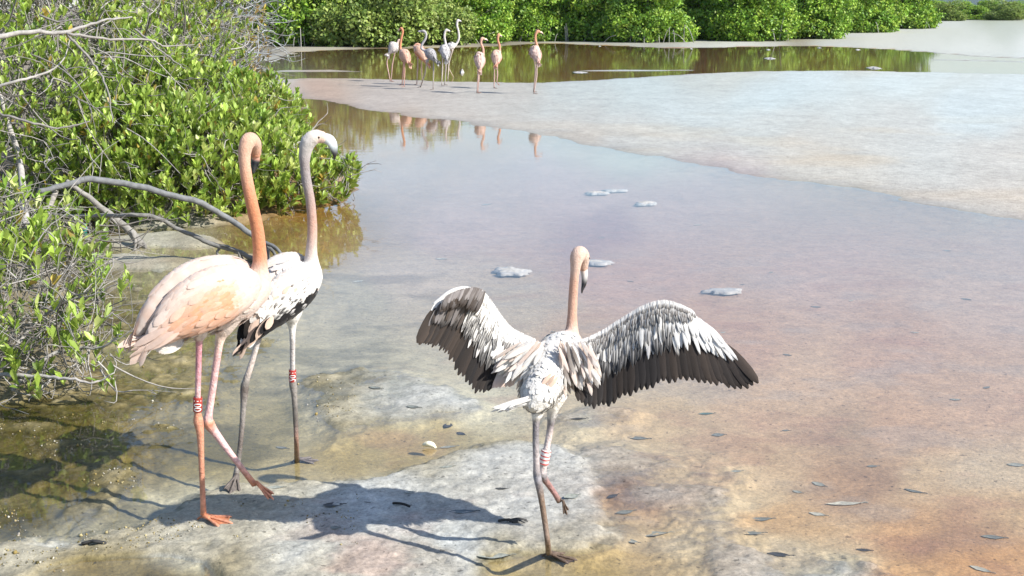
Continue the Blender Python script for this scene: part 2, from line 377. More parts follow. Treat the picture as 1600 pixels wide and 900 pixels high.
def ground_color(x, y, h):
    u0 = x/np.maximum(y, 0.5)*2.0; v0 = 1.9/np.maximum(y, 0.5)*2.0
    wx = fbm(u0*7, v0*12, 4, 31)*0.16; wy = fbm(u0*7+9, v0*12, 4, 37)*0.07
    u = u0+wx; v = v0+wy
    num = np.zeros((3,)+x.shape); den = np.zeros(x.shape)
    wetm = sstep(0.006, -0.004, h)
    for px, py, c in CTRL:
        if py > 380: m_ = sum(c)/3; q_ = .24 if px > 1000 and py > 600 else .08; c = tuple(v*(1-q_)+m_*q_ for v in c)
        g = gp(px, py); cu = g[0]/g[1]*2.0; cv = 1.9/g[1]*2.0
        wgt = 1.0/(((u-cu)*0.55)**2+(v-cv)**2+0.0006)**1.9
        if 84 < py < 111 and px > 405: wgt = wgt*(0.004+wetm)          # bed of the far pool shows only under water
        elif py < 350 and c[0] > 185 and abs(c[0]-c[2]) < 34 and (py < 200 or px > 1150): wgt = wgt*(1.004-wetm)
        l = lin(c)
        for i in range(3): num[i] += wgt*l[i]
        den += wgt
    col = num/den/K_LIGHT
    wetb = sstep(0.004, -0.012, h)*(0.42+0.26*sstep(12, 6, y))  # submerged bed brightened to make up for light lost in the water
    col = col*(1+wetb)/np.array((1.0, .975, .985))[:, None, None]
    wn = sstep(0.006, -0.008, h)*sstep(40, 25, y)                       # submerged bed tinted warmer to offset the blue sky reflection
    col = col*(1+wn*(np.array((1.04, 1.0, .79))[:, None, None]-1))
    near = sstep(14, 6, y)
    n2 = fbm(x*2.2+3, y*3.4, 5, 41); n3 = fbm(x*9, y*12, 4, 43); n4 = fbm(x*34, y*40, 3, 47)
    # pale salt bloom on what stands proud, ochre and pinkish stains in the film
    hi = sstep(0.006, 0.02, h+n3*0.012)*near
    alg = sstep(-0.55, -0.95, x-0.08*(y-5))*near
    lump = sstep(-0.004, 0.014, h)*alg
    salt = np.array(lin((206, 206, 202)))/K_LIGHT; och = np.array(lin((172, 152, 92)))/K_LIGHT
    alga = np.array(lin((104, 98, 44)))/K_LIGHT*0.8
    pink = np.array(lin((206, 150, 128)))/K_LIGHT
    for i in range(3):
        c = col[i]
        c = c*(1-hi*0.30)+salt[i]*hi*0.30
        c = c*(1-lump*0.45)+och[i]*lump*0.45
        a2 = alg*sstep(0.0, 0.2, n2)*(1-hi)*0.5; c = c*(1-a2)+alga[i]*a2
        p2 = near*(1-alg)*sstep(0.06, 0.26, n2)*0.30; c = c*(1-p2)+pink[i]*p2
        s2 = near*(1-alg)*sstep(0.05, 0.25, -n2)*0.28; c = c*(1-s2)+salt[i]*0.95*s2
        col[i] = c*(1+(0.30*n3+0.34*n4)*near*(1-.6*wn))
    # streaked speckle of the sandbar
    mid = sstep(9, 14, y)*sstep(60, 40, y); sp = fbm(x*1.6, y*1.6, 6, 51); sp2 = fbm(x*7, y*3, 3, 57)
    col = col*(1+mid*(0.20*sp+0.22*sp2))
    wrm = mid*sstep(-.05, .2, fbm(x*.5+4, y*.5, 4, 59))*sstep(26, 15, y)*(1-wetm)
    col = col*(1+wrm*(np.array((1.06, .985, .90))[:, None, None]-1))
    return np.moveaxis(np.clip(col, 0.01, 0.72), 0, -1)

ys = np.concatenate([np.linspace(-60, 1.0, 12), np.linspace(1.6, 3.3, 14),
                     1/np.linspace(1/3.32, 1/13.0, 560), 1/np.linspace(1/13.05, 1/90.0, 260), np.geomspace(92, 5200, 40)])
us = np.concatenate([np.linspace(-1.0, -0.47, 26)[:-1], np.linspace(-0.47, 0.47, 520), np.linspace(0.47, 1.0, 26)[1:]])
wd = 0.9*np.abs(ys)+np.where(ys < 1.6, 3+(1.6-ys)*1.0, 0.0)+0.1
X = us[None, :]*wd[:, None]; Y = np.repeat(ys[:, None], len(us), 1)
Z = ground_height(X, Y)
COL = ground_color(X, Y, Z)
ny, nx = X.shape; idx = np.arange(ny*nx).reshape(ny, nx)
quads = np.stack([idx[:-1, :-1], idx[:-1, 1:], idx[1:, 1:], idx[1:, :-1]], -1).reshape(-1, 4)
me = fast_mesh('mud_flat', np.stack([X, Y, Z], -1).reshape(-1, 3), quads, np.zeros((0, 3), int), COL.reshape(-1, 3), M_MUD)
ground = link('ground', me); ground['kind'] = 'structure'; ground['label'] = 'pink, ochre and salt-white mud flat of the lagoon'
def gz(x, y): return float(ground_height(np.array([x]), np.array([y]))[0])
def gpt(px, py):                           # where the sight line meets the mud
    z = 0.0
    for _ in range(4): p = gp(px, py, z); z = gz(p[0], p[1])
    return np.array([p[0], p[1], z])
wm = bpy.data.meshes.new('water'); wm.from_pydata([(-90, 2, 0), (90, 2, 0), (90, 140, 0), (-90, 140, 0)], [], [(0, 1, 2, 3)]); wm.materials.append(M_WATER)
water = link('water', wm); water['kind'] = 'structure'; water['label'] = 'still shallow lagoon water over the mud'

# far hills
def hills():
    mb = MB(); n = 90; xs = np.linspace(-200, 2600, n)
    for row, (D, base, amp) in enumerate(((2600, 20, 50), (3600, 45, 90))):
        top = base+amp*(0.6+fbm(xs*0.002+row*7, xs*0+row, 4, 61))
        V = []; F = []
        for i, x in enumerate(xs):
            for k, (dy, hh) in enumerate(((0, 0), (150, .45), (300, .8), (450, 1.0), (900, .3))):
                j = 1+0.25*(vnoise(np.array([x*0.01+k]), np.array([k*3.3+row]), 5)[0]-0.5)
                V.append((x*(D+dy)/2600, D+dy, -1+hh*top[i]*j))
        for i in range(n-1):
            for k in range(4): a = i*5+k; F.append((a, a+5, a+6, a+1))
        mb.add(V, F, np.array((0.03, 0.055, 0.05)))
    o = mb.build('hills', M_BARK); o['kind'] = 'structure'; o['label'] = 'low blue hills on the horizon beyond the lagoon'
hills()

# ------------------------------------------------------------------ flamingos
WHITE = np.array((.68, .665, .64)); PINKW = np.array((.68, .52, .44)); ORANGE = np.array((.66, .30, .14)); BLACK = np.array((.012, .011, .012))
BROWN = np.array((.058, .042, .033)); GREYW = np.array((.56, .54, .53)); TAN = np.array((.62, .47, .38)); GREY = np.array((.40, .37, .37))
def mixc(a, b, t): return np.asarray(a)*(1-t)+np.asarray(b)*t
def jit(c, a=0.06): return np.clip(np.asarray(c)*(1+random.uniform(-a, a)), 0, .86)

def pts(rows):                       # (px,py,Y, numbers...) -> x,y,z,numbers
    out = []
    for r in rows: out.append(list(at(r[0], r[1], r[2]))+list(r[3:]))
    return np.array(out, float)

def scatter_contour(mb, lo, n0, n1, cf, dens, ln, lift=0.05, phi=None, rnd=0.25, dvec=None):
    """lay small overlapping feathers over a lofted form, pointing back along it"""
    P, T, L, N, rx, rz = lo
    acc = 0.0
    for i in range(n1-1, n0, -1):
        step = np.linalg.norm(P[i]-P[i-1]); acc += step
        row = ln*0.30
        while acc > row:
            acc -= row
            circ = 2*math.pi*math.sqrt((rx[i]**2+rz[i]**2)/2); k = max(5, int(circ/(ln*0.42)*dens))
            off = random.random()
            for j in range(k):
                a = (j+off+random.uniform(-.3, .3))/k*2*math.pi
                if phi and not phi(a): continue
                pos = P[i]+L[i]*(rx[i]*math.cos(a))+N[i]*(rz[i]*math.sin(a))
                nor = nrm(L[i]*(math.cos(a)/max(rx[i], .01))+N[i]*(math.sin(a)/max(rz[i], .01)))
                d = -T[i]+np.array([random.gauss(0, rnd*.5) for _ in range(3)])
                if dvec is not None: d = d+np.asarray(dvec)
                # follow the narrowing of the form
                dr = (rx[max(i-2, 0)]-rx[i])/(np.linalg.norm(P[i]-P[max(i-2, 0)])+1e-6)
                d = d+nor*np.clip(dr, -.9, .6)
                u = (i-n0)/max(1, n1-n0)
                L_ = ln*random.uniform(.8, 1.25)
                mb.feather(pos+nor*0.001, d, nor, L_, L_*random.uniform(.42, .6), cf(u, a), lift=lift*random.uniform(.5, 1.5), droop=lift*0.6, ridge=.03)

def webfoot(mb, p, f, up, size, col, tip=None, spread=0.55, hind=True):
    """three toes joined by a web, a short hind toe"""
    f = nrm(f); up = nrm(np.asarray(up)-f*np.dot(up, f)); s = np.cross(f, up); tip = col if tip is None else tip
    ends = []
    for a in (-spread, 0.05, spread*0.95):
        d = f*math.cos(a)+s*math.sin(a); L = size*(1.0 if abs(a) > .2 else 1.18)
        q = np.array([p+up*.020, p+d*L*.3+up*.015, p+d*L*.62+up*.009, p+d*L*.9+up*.005, p+d*L+up*.002])
        q = cr(q, 3); r = np.linspace(.0085, .0035, len(q))*size/.085
        r = r*(1+.25*np.cos(np.linspace(0, 9, len(q))))
        mb.loft(q, r, r*.8, np.linspace(0, 1, len(q))[:, None]*(np.asarray(tip)-col)+col, n=7); ends.append((p+d*L*.3, p+d*L*.62, p+d*L*.94))
    for i in (0, 1):                       # web: a slightly sagging sheet with a scalloped edge
        A, B = ends[i], ends[i+1]; V = [p+up*.022]
        for k in range(3):
            for t in (0, .25, .5, .75, 1):
                sag = 1-0.07*math.sin(t*math.pi)*(k == 2)
                q = (A[k]*(1-t)+B[k]*t-p)*sag+p+up*((.013, .008, .004)[k]-.002*math.sin(t*math.pi)); V.append(q)
        V2 = [v-up*.003 for v in V]; n = len(V); F = []
        for t in range(4):
            F.append((0, 1+t, 2+t))
            for k in range(2): a = 1+k*5+t; F.append((a, a+5, a+6, a+1))
        F2 = [tuple(n+i_ for i_ in reversed(q)) for q in F]
        mb.add(V+V2, F+F2, np.asarray(col)*.85)
    if hind:
        q = np.array([p+up*.012, p-f*size*.15+up*.012, p-f*size*.28+up*.003]); mb.loft(cr(q, 3), .005, .004, np.asarray(col)*.9, n=6)

def ringtext(text, top, axis, R, face, height, parent, origin, mat, col):
    cu = bpy.data.curves.new('number', 'FONT'); cu.body = text; cu.size = 1.0; cu.align_x = 'CENTER'; cu.align_y = 'CENTER'
    cu.resolution_u = 3
    to = bpy.data.objects.new('number_tmp', cu); C.objects.link(to)
    dg = bpy.context.evaluated_depsgraph_get(); me = bpy.data.meshes.new_from_object(to.evaluated_get(dg))
    bm = bmesh.new(); bm.from_mesh(me); bmesh.ops.triangulate(bm, faces=bm.faces[:])
    bmesh.ops.subdivide_edges(bm, edges=bm.edges[:], cuts=1)
    V = np.array([v.co[:] for v in bm.verts]); F = [tuple(v.index for v in f.verts) for f in bm.faces]; bm.free()
    bpy.data.objects.remove(to); bpy.data.curves.remove(cu); bpy.data.meshes.remove(me)
    ex = V.max(0)-V.min(0); sc = height/ex[0]
    u = V[:, 0]*sc; v = V[:, 1]*sc*1.25
    axis = nrm(axis); face = nrm(np.asarray(face)-axis*np.dot(face, axis)); side = np.cross(face, axis)   # side: to the left seen from outside
    an = v/R
    W_ = top+u[:, None]*axis+(R+.0009)*(np.cos(an)[:, None]*face-np.sin(an)[:, None]*side)
    mb = MB(); mb.add(W_, F, col); o = mb.build('ring_number', mat, parent, origin, smooth=False); return o

def leg_ring(p, axis, R, h, col, root, org, text=None, stripes=None, face=(0.1, -1, 0.2)):
    axis = nrm(axis); mb = MB(); a = p-axis*h/2; b = p+axis*h/2
    k = nrm(np.cross(axis, (1, 0.2, 0))); k2 = np.cross(axis, k); n = 20; V = []; F = []
    prof = [(0, R-.0025), (0, R-.0006), (.03, R), (.97, R), (1, R-.0006), (1, R-.0025)]
    for t, r in prof:
        for j in range(n):
            q = 2*math.pi*j/n; V.append(a+(b-a)*t+(k*math.cos(q)+k2*math.sin(q))*r)
    m = len(prof)
    for i in range(m):
        for j in range(n): F.append((i*n+j, i*n+(j+1) % n, ((i+1) % m)*n+(j+1) % n, ((i+1) % m)*n+j))
    mb.add(V, F, col); o = mb.build('leg_ring', M_PLASTIC, root, org)
    if text: ringtext(text, p, axis, R, face, h*.74, o, org, M_PLASTIC, np.array((.80, .80, .78)))
    if stripes:
        for t in stripes:
            sb = MB(); V = []; F = []
            for dt in (-.035, .035):
                for j in range(n):
                    q = 2*math.pi*j/n; V.append(a+(b-a)*(t+dt)+(k*math.cos(q)+k2*math.sin(q))*(R+.0008))
            for j in range(n): F.append((j, (j+1) % n, n+(j+1) % n, n+j))
            sb.add(V, F, np.array((.55, .03, .03))); sb.build('ring_stripe', M_PLASTIC, o, org)
    return o

def flamingo(label, base, yaw, spine, nb, bill, legs, wings, cf_body, detail=1.0, group=None, eye=True, feet=(), extra=None, fl=0.055, lift=.05):
    base = np.asarray(base, float); root = thing('flamingo', label, 'flamingo', base, group)
    fwd = np.array((math.cos(yaw), math.sin(yaw), 0)); lat = np.array((math.sin(yaw), -math.cos(yaw), 0))
    k = 6 if detail >= 1 else 4
    A = cr(pts(spine), k); mb = MB(); ns = 18 if detail >= 1 else 10
    wv = 1+.05*fbm(np.arange(len(A))*.55, np.full(len(A), yaw*9), 3, 97)*2
    lo = mb.loft(A[:, :3], A[:, 3]*wv, A[:, 4]*wv[::-1], A[:, 5:8], lat=lat, n=ns)
    scatter_contour(mb, lo, 1, (nb-2)*k+k//2, cf_body, .9 if detail >= 1 else .6, fl if detail >= 1 else .085, lift=lift)
    mb.mi = 1
    for lg in legs:
        q = cr(pts(lg), 5 if detail >= 1 else 3); mb.loft(q[:, :3], q[:, 3], q[:, 3], q[:, 4:7], n=12 if detail >= 1 else 7)
    for ft in feet: webfoot(mb, *ft)
    body = mb.build('body', [M_DOWN, M_SKIN], root, base)
    # bill: bent tube, deep and narrow
    b = cr(pts(bill), 6); bm_ = MB(); bm_.loft(b[:, :3], b[:, 3], b[:, 4], b[:, 5:8], lat=lat, n=12 if detail >= 1 else 8)
    bill_o = bm_.build('bill', M_BILL, root, base)
    if eye:
        hp = A[-int(k*2.0)]
        for s in (-1, 1):
            e = MB(); c = hp[:3]+lat*s*hp[3]*.93
            ph = np.linspace(-1, 1, 7); e.loft(np.array([c+lat*s*.004*t for t in ph]), .0055*np.sqrt(1-ph**2*.98), .0055*np.sqrt(1-ph**2*.98), np.array((.02, .012, .008)) if s else 0, n=8)
            e.build('eye', M_EYE, root, base)
    for wg in wings: wg(root, base, lat)
    if extra: extra(root, base, lat, fwd)
    return root

def folded_wing(rows, side, cf, detail=1.0, ln=(.05, .17), tips=None):
    """a closed wing: shell hugging the flank, covered with overlapping feathers from shoulder to tip"""
    def f(root, base, lat):
        A = cr(pts(rows), 6); mb = MB()
        out = nrm(lat*side+np.array((0, 0, .25)))
        c0 = np.array([cf(u, 0)(0, 0) for u in np.linspace(0, 1, len(A))])*.9
        P, T, L, N, rx, rz = mb.loft(A[:, :3], A[:, 3], A[:, 4], c0, lat=out, n=14)
        m = len(P); s = 0.0; cum = np.concatenate([[0], np.cumsum(np.linalg.norm(np.diff(P, axis=0), axis=1))]); tot = cum[-1]
        pos_s = tot*0.97
        while pos_s > 0.004:
            u = pos_s/tot; i = int(np.clip(np.searchsorted(cum, pos_s), 1, m-2))
            L_ = (ln[0]+(ln[1]-ln[0])*u**1.3); wv = L_*(.50-.22*u)
            if detail < 1: L_ *= 1.3; wv *= 1.7
            span = rz[i]*math.pi; kk = max(3, int(span/(wv*.55)))
            for j in range(kk):
                a = -math.pi*.52+math.pi*1.04*(j+.5+random.uniform(-.35, .35))/kk
                pos = P[i]+L[i]*(rx[i]*math.cos(a))+N[i]*(rz[i]*math.sin(a))
                nor = nrm(L[i]*(math.cos(a)/rx[i])+N[i]*(math.sin(a)/rz[i]))
                i2 = min(i+5, m-1); tgt = P[i2]+L[i2]*(rx[i2]*math.cos(a))+N[i2]*(rz[i2]*math.sin(a))
                d = nrm(tgt-pos)+np.array([random.gauss(0, .05) for _ in range(3)])
                v = math.sin(a)*(1 if N[i][2] > 0 else -1)
                mb.feather(pos+nor*.002, d, nor, L_*random.uniform(.85, 1.15), wv*random.uniform(.85, 1.15), cf(u, v), lift=.016, droop=.03)
            pos_s -= L_*.26
        w_ = mb.build('wing', M_FEATHER, root, base)
        if tips:
            for (b0, b1, w0, cfn) in tips:
                p0, p1 = at(*b0), at(*b1); q = MB(); d = p1-p0; L_ = np.linalg.norm(d)
                q.feather(p0, d, np.array((0.25, -.8, .5)), L_, w0, cfn, lift=.02, droop=.04, bend=random.uniform(-.04, .04)); q.build('flight_feather', M_FEATHER, w_, base)
        return w_
    return f

def plain(c, tip=None, a=.06):
    c = jit(c, a); t_ = c if tip is None else jit(tip, a)
    return lambda t, e: mixc(c, t_, sstep(.5, 1, np.float64(t)))*(1.0 if e == 0 else .97)
def streak(c, s, at_=.45, edge=None):
    c = jit(c); s = jit(s); ed = c if edge is None else jit(edge)
    def f(t, e):
        if e == 0: return mixc(c, s, sstep(at_, at_+.25, np.float64(t)))
        return ed if t < .8 else mixc(ed, s, .35 if t < .95 else .7)
    return f

# ---- the pink adult nearest the shrubs
footA = gpt(318, 813)
YA = footA[1]
sk1 = np.array((.48, .24, .27)); sk2 = np.array((.50, .225, .145)); sk3 = np.array((.48, .19, .10)); pkl = np.array((.58, .36, .35))
nA = [np.array(c) for c in ((.62, .43, .35), (.60, .275, .155), (.58, .25, .135), (.60, .33, .22), (.62, .39, .285))]
pkb = (.68, .57, .51)
A_spine = [(236,530,YA-.12,.018,.016,*pkb),(268,507,YA-.08,.060,.060,*pkb),(303,478,YA,.088,.108,*pkb),(343,463,YA+.09,.100,.118,*pkb),(377,455,YA+.16,.094,.100,*pkb),(399,443,YA+.19,.064,.070,*PINKW),
           (405,421,YA+.20,.033,.035,*nA[0]),(406,398,YA+.20,.0255,.026,*nA[1]),(402,358,YA+.19,.024,.024,*nA[2]),(393,316,YA+.18,.0225,.0225,*nA[2]),(385,276,YA+.18,.0215,.0215,*nA[3]),(382,248,YA+.18,.0215,.022,*nA[4]),
           (384,229,YA+.185,.025,.026,*nA[4]),(390,219,YA+.205,.030,.029,*nA[4]),(396,224,YA+.24,.028,.029,*nA[4]),(399,236,YA+.26,.021,.022,*nA[3]),(399.5,244,YA+.265,.015,.018,.55,.25,.15)]
A_bill = [(399,241,YA+.262,.013,.016,.62,.34,.24),(399.5,248,YA+.27,.012,.016,.45,.25,.2),(399,253,YA+.268,.011,.016,.02,.018,.018),(397.5,262,YA+.262,.008,.012,.012,.012,.012),(395.5,271,YA+.252,.003,.004,.01,.01,.01)]
A_leg1 = [(322,495,YA-.02,.030,*pkb),(313,523,YA-.02,.022,*pkb),(311,536,YA-.01,.0125,*sk1),(310,580,YA,.0110,*sk1),(309,622,YA,.0108,*pkl),(309,645,YA,.0125,*sk2),(310,658,YA,.0185,*sk2),(313,680,YA,.0135,*sk2),(315,730,YA,.0105,*(sk2*.85)),(317,780,YA,.0105,*sk2),(318,804,YA,.012,*sk3)]
A_leg2 = [(362,485,YA+.1,.055,*pkb),(350,512,YA+.1,.036,*pkb),(344,530,YA+.1,.018,*PINKW),(340,555,YA+.1,.0135,*pkl),(332,610,YA+.1,.0135,*pkl),(326,648,YA+.09,.015,*pkl),(326,661,YA+.09,.0215,*sk2),(337,677,YA+.10,.0155,*pkl),(362,711,YA+.11,.0120,*pkl),(388,745,YA+.12,.0115,*sk2),(398,757,YA+.12,.013,*sk3)]
def cfA(u, a): return plain(mixc(PINKW, WHITE, random.random()*.45))
def wingA(u, v):
    n = random.random()
    w_ = float(sstep(.16, .34, u)*sstep(.86, .62, u)*sstep(.55, .0, v)); c = mixc(mixc(PINKW, WHITE, .35*n), ORANGE, w_*(.40+.45*n))
    if u > .78: c = mixc(c, PINKW, .5*n)
    return plain(c, mixc(c, PINKW, .30))
def wingA2(u, v):
    c = mixc(PINKW, WHITE, random.random()*.6)
    if u > .7 and random.random() < .3: c = mixc(c, ORANGE, .2)
    return plain(c)
wA1 = folded_wing([(404,438,YA+.10,.012,.032),(380,446,YA+.04,.042,.076),(340,461,YA-.045,.054,.102),(298,482,YA-.105,.048,.092),(256,513,YA-.15,.030,.054),(232,538,YA-.18,.009,.012)], 1, wingA, ln=(.045, .105),
      tips=[((262,512,YA-.19),(208,540,YA-.20),.028,plain(PINKW)),((272,518,YA-.19),(218,548,YA-.20),.028,plain(PINKW)),((280,520,YA-.18),(230,548,YA-.20),.026,plain(PINKW, PINKW*.92))])
wA2 = folded_wing([(392,427,YA+.22,.014,.030),(362,426,YA+.16,.046,.062),(322,433,YA+.065,.056,.076),(282,453,YA-.02,.052,.078),(242,488,YA-.11,.034,.052),(214,522,YA-.15,.009,.012)], -1, wingA2, ln=(.045, .105))
def exA(root, base, lat, fwd):
    t = MB()
    for i in range(11):
        f = i/10; p0 = at(292-8*f, 516+f*6, YA-.10+.06*f); p1 = at(236+40*f, 544+9*math.sin(f*3), YA-.17+.06*f)
        t.feather(p0, p1-p0, np.array((.2, -.85, .45)), np.linalg.norm(p1-p0), .034, plain(mixc(WHITE, PINKW, .5*random.random())), lift=.03, droop=.05)
    t.build('tail', M_FEATHER, root, base)
    ax = at(309, 619, YA)-at(309, 643, YA)
    leg_ring(at(309, 631.5, YA), ax, .0165, .055, np.array((.30, .035, .025)), root, base, '001')
FA = math.radians(33)
flamingo('tall salmon-pink flamingo stepping forward beside the shrubs, red leg ring numbered 001', footA, FA, A_spine, 6, A_bill, [A_leg1, A_leg2], [wA1, wA2], cfA, extra=exA, fl=.05,
         feet=[(footA+np.array((.004, .0, .0)), (.95, -.25, 0), (0, 0, 1), .100, sk3, sk2, .55), (at(398, 758, YA+.12), at(424, 777, YA+.10)-at(398, 758, YA+.12), (.5, -.5, .7), .080, sk3, sk2, .22)], lift=.02)

# ---- the juvenile behind it
f1 = gpt(464, 723); f2 = gpt(364, 771); YB = 5.0
gB = np.array((.33, .29, .285)); gB2 = np.array((.52, .33, .265)); gy = np.array((.21, .19, .175)); gyd = np.array((.115, .095, .085)); wl = np.array((.44, .41, .40))
B_spine = [(393,512,YB-.2,.02,.02,*WHITE),(410,484,YB-.14,.062,.066,*WHITE),(434,459,YB-.05,.082,.098,*WHITE),(460,443,YB+.04,.086,.098,*WHITE),(480,432,YB+.1,.066,.070,*WHITE),
           (486,412,YB+.12,.034,.036,*WHITE),(486.5,394,YB+.12,.0235,.024,*mixc(gB2, WHITE, .5)),(488,355,YB+.12,.0195,.0195,*gB2),(485,315,YB+.12,.019,.019,*mixc(gB, gB2, .5)),(479,282,YB+.12,.019,.019,*gB),(476,256,YB+.12,.020,.020,*gB),
           (477,237,YB+.12,.024,.026,*mixc(gB, WHITE, .35)),(482,222,YB+.12,.028,.031,*mixc(gB, WHITE, .6)),(491,214.5,YB+.125,.030,.029,*mixc(PINKW, WHITE, .6)),(500,214,YB+.13,.026,.026,*PINKW),(507,216.5,YB+.135,.019,.021,*PINKW)]
pale = (.50, .54, .55)
B_bill = [(505,215.5,YB+.134,.015,.019,.62,.58,.56),(511,217,YB+.137,.0145,.0215,*pale),(517,221,YB+.14,.013,.022,*pale),(521,229,YB+.14,.011,.019,.36,.40,.42),(523,239,YB+.14,.008,.012,.05,.05,.055),(522.5,249,YB+.14,.002,.003,.015,.015,.018)]
B_leg1 = [(458,465,YB+.06,.055,*WHITE),(456,492,YB+.07,.038,*WHITE),(456.5,510,YB+.08,.017,*WHITE),(457,535,YB+.08,.0115,*wl),(457,575,YB+.09,.0108,*wl),(457,590,YB+.09,.012,*gy),(458,602,YB+.09,.0165,*gy),(460,620,YB+.09,.0125,*gy),(462,660,YB+.1,.0105,*gyd),(463,690,YB+.1,.0098,*mixc(gyd, sk2, .3)),(464,720,f1[1],.012,*gyd)]
B_leg2 = [(418,485,YB-.08,.045,*WHITE),(407,515,YB-.08,.022,*gy),(402,535,YB-.08,.0125,*wl),(393,568,YB-.08,.0115,*mixc(wl, PINKW, .4)),(384,596,YB-.09,.014,*gy),(382,608,YB-.09,.0168,*gyd),(380,640,YB-.1,.0115,*gy),(376,690,YB-.12,.0100,*gyd),(371,728,YB-.13,.0105,*gy),(368,746,YB-.14,.0125,*gyd)]
def cfB(u, a): return plain(mixc(WHITE, PINKW, random.random()*.6))
def wingB(u, v):
    n = random.random()
    if v < -.55+.5*(u-.3) and u > .12: return plain(BROWN*.6 if n < .3 else BLACK, BLACK, .2) if n > .15 else streak(GREYW, BLACK, .3)
    if v < .42+.45*(u-.3) and u < .74: return streak(WHITE, BLACK if v < -.1 else BROWN, .35+.2*(v+.6)) if n < .84 else plain(mixc(WHITE, ORANGE, .5*(random.random() < .3)))
    if u > .6: return plain(mixc(TAN, PINKW, n), mixc(TAN, PINKW, n)) if n < .75 else streak(TAN, BLACK, .3)
    return plain(mixc(mixc(WHITE, GREYW, .6*random.random()), PINKW, n*.6)) if n < .7 else (plain(GREYW) if n < .88 else streak(WHITE, GREY, .4))
def wingB2(u, v):
    n = random.random()
    if u > .72: return plain(BLACK, BLACK, .2)
    return plain(mixc(WHITE, TAN, n*.5))
tipsB = [((402-i*2.4, 468+i*3, YB-.18+.004*i), (384-i*2.0, 530+i*1.2, YB-.24+.004*i), .040, plain(BLACK if i % 3 else BROWN*.5, BLACK, .2)) for i in range(6)]
tipsB += [((414+4*i, 500-2*i, YB-.24), (390+9*i, 536-7*i, YB-.28), .026, plain(TAN if i % 2 else BLACK)) for i in range(4)]
wB1 = folded_wing([(493,428,YB+.05,.010,.028),(478,440,YB-.02,.036,.070),(452,458,YB-.09,.044,.086),(424,486,YB-.15,.038,.066),(402,514,YB-.20,.022,.034),(386,534,YB-.23,.007,.010)], 1, wingB, ln=(.030, .085), tips=tipsB)
wB2 = folded_wing([(478,414,YB+.17,.010,.024),(456,413,YB+.12,.036,.052),(428,428,YB+.04,.044,.066),(406,458,YB-.05,.040,.058),(392,492,YB-.13,.026,.038),(380,524,YB-.18,.008,.010)], -1, wingB2, ln=(.036, .085))
def exB(root, base, lat, fwd):
    t = MB()
    for i in range(7):
        f = i/6; p0 = at(398+5*f, 508, YB-.16); p1 = at(376+14*f, 538+5*f, YB-.24)
        t.feather(p0, p1-p0, np.array((.2, -.85, .45)), np.linalg.norm(p1-p0), .03, plain(WHITE), lift=.03, droop=.05)
    t.build('tail', M_FEATHER, root, base)
    leg_ring(at(457, 587, YB+.09), at(457, 575, YB+.09)-at(457, 600, YB+.09), .0150, .052, np.array((.33, .03, .025)), root, base, '201')
FB = math.radians(38); baseB = (f1+f2)/2
flamingo('grey-necked young flamingo behind the pink one, black-edged wing, red ring numbered 201', baseB, FB, B_spine, 5, B_bill, [B_leg1, B_leg2], [wB1, wB2], cfB, extra=exB,
         feet=[(f1, (.9, .25, 0), (0, 0, 1), .08, gyd, gy, .55), (at(368, 746, YB-.14), f2-at(368, 746, YB-.14)+np.array((-.01, .02, .0)), (.1, .8, .55), .082, gyd*.8, gyd, .42)], lift=.02)

# ---- the juvenile running with open wings
fC = gpt(857, 872); YC = 4.18
cN = (.58, .36, .27); cNl = (.62, .45, .37)
C_spine = [(832,638,YC-.13,.026,.028,*WHITE),(838,622,YC-.10,.056,.056,*WHITE),(850,596,YC-.02,.068,.066,*WHITE),(864,568,YC+.07,.076,.070,*WHITE),(879,546,YC+.16,.076,.062,*WHITE),(889,534,YC+.22,.052,.045,*PINKW),
           (893,521,YC+.26,.028,.028,*cNl),(894,500,YC+.28,.0185,.0185,*cN),(895,470,YC+.29,.0165,.0165,*cN),(897,440,YC+.29,.0160,.0160,*cN),(899,420,YC+.29,.0175,.018,*cNl),(901,405,YC+.295,.024,.024,*cNl),(905,396,YC+.31,.027,.027,*cNl),(909,401,YC+.34,.028,.028,*cNl),(911,412,YC+.355,.021,.023,*cNl),(912,420,YC+.36,.015,.019,*cN)]
C_bill = [(911.5,417,YC+.358,.013,.017,.70,.50,.42),(913,425,YC+.362,.0125,.019,.50,.46,.44),(913.5,434,YC+.36,.011,.017,.34,.33,.33),(912.5,443,YC+.353,.009,.013,.03,.03,.032),(910,452,YC+.342,.005,.007,.012,.012,.014),(909,458,YC+.335,.002,.003,.01,.01,.01)]
gl_ = np.array((.20, .185, .195)); gl2 = np.array((.16, .11, .08)); wl2 = np.array((.50, .43, .42))
C_leg1 = [(846,622,YC-.06,.040,*WHITE),(839,648,YC-.08,.020,*WHITE),(837.5,660,YC-.08,.0120,*gl_),(837,690,YC-.09,.0110,*gl_),(838,722,YC-.1,.0110,*mixc(gl_, wl2, .6)),(839,742,YC-.10,.0135,*gl_),(841,752,YC-.11,.0135,*gl_),(846,780,YC-.12,.0105,*gl2),(852,820,YC-.14,.0095,*gl2),(856,850,YC-.15,.0095,*gl2),(857,864,fC[1],.011,*gl2)]
C_leg2 = [(868,615,YC+.0,.045,*WHITE),(864,640,YC+.0,.024,*WHITE),(861,660,YC+.0,.0130,*gl_),(858,680,YC+.0,.0115,*wl2),(853,706,YC-.01,.0110,*wl2),(848,732,YC-.01,.0135,*wl2),(848,743,YC-.01,.0155,*gl_),(854,753,YC-.0,.0115,*mixc(gl2, sk1, .3)),(866,770,YC+.02,.0100,*mixc(gl2, sk1, .4)),(874,783,YC+.03,.0110,*gl2)]
def cfC(u, a):
    n = random.random(); return plain(WHITE if n < .8 else mixc(WHITE, GREYW, .7), None, .05)

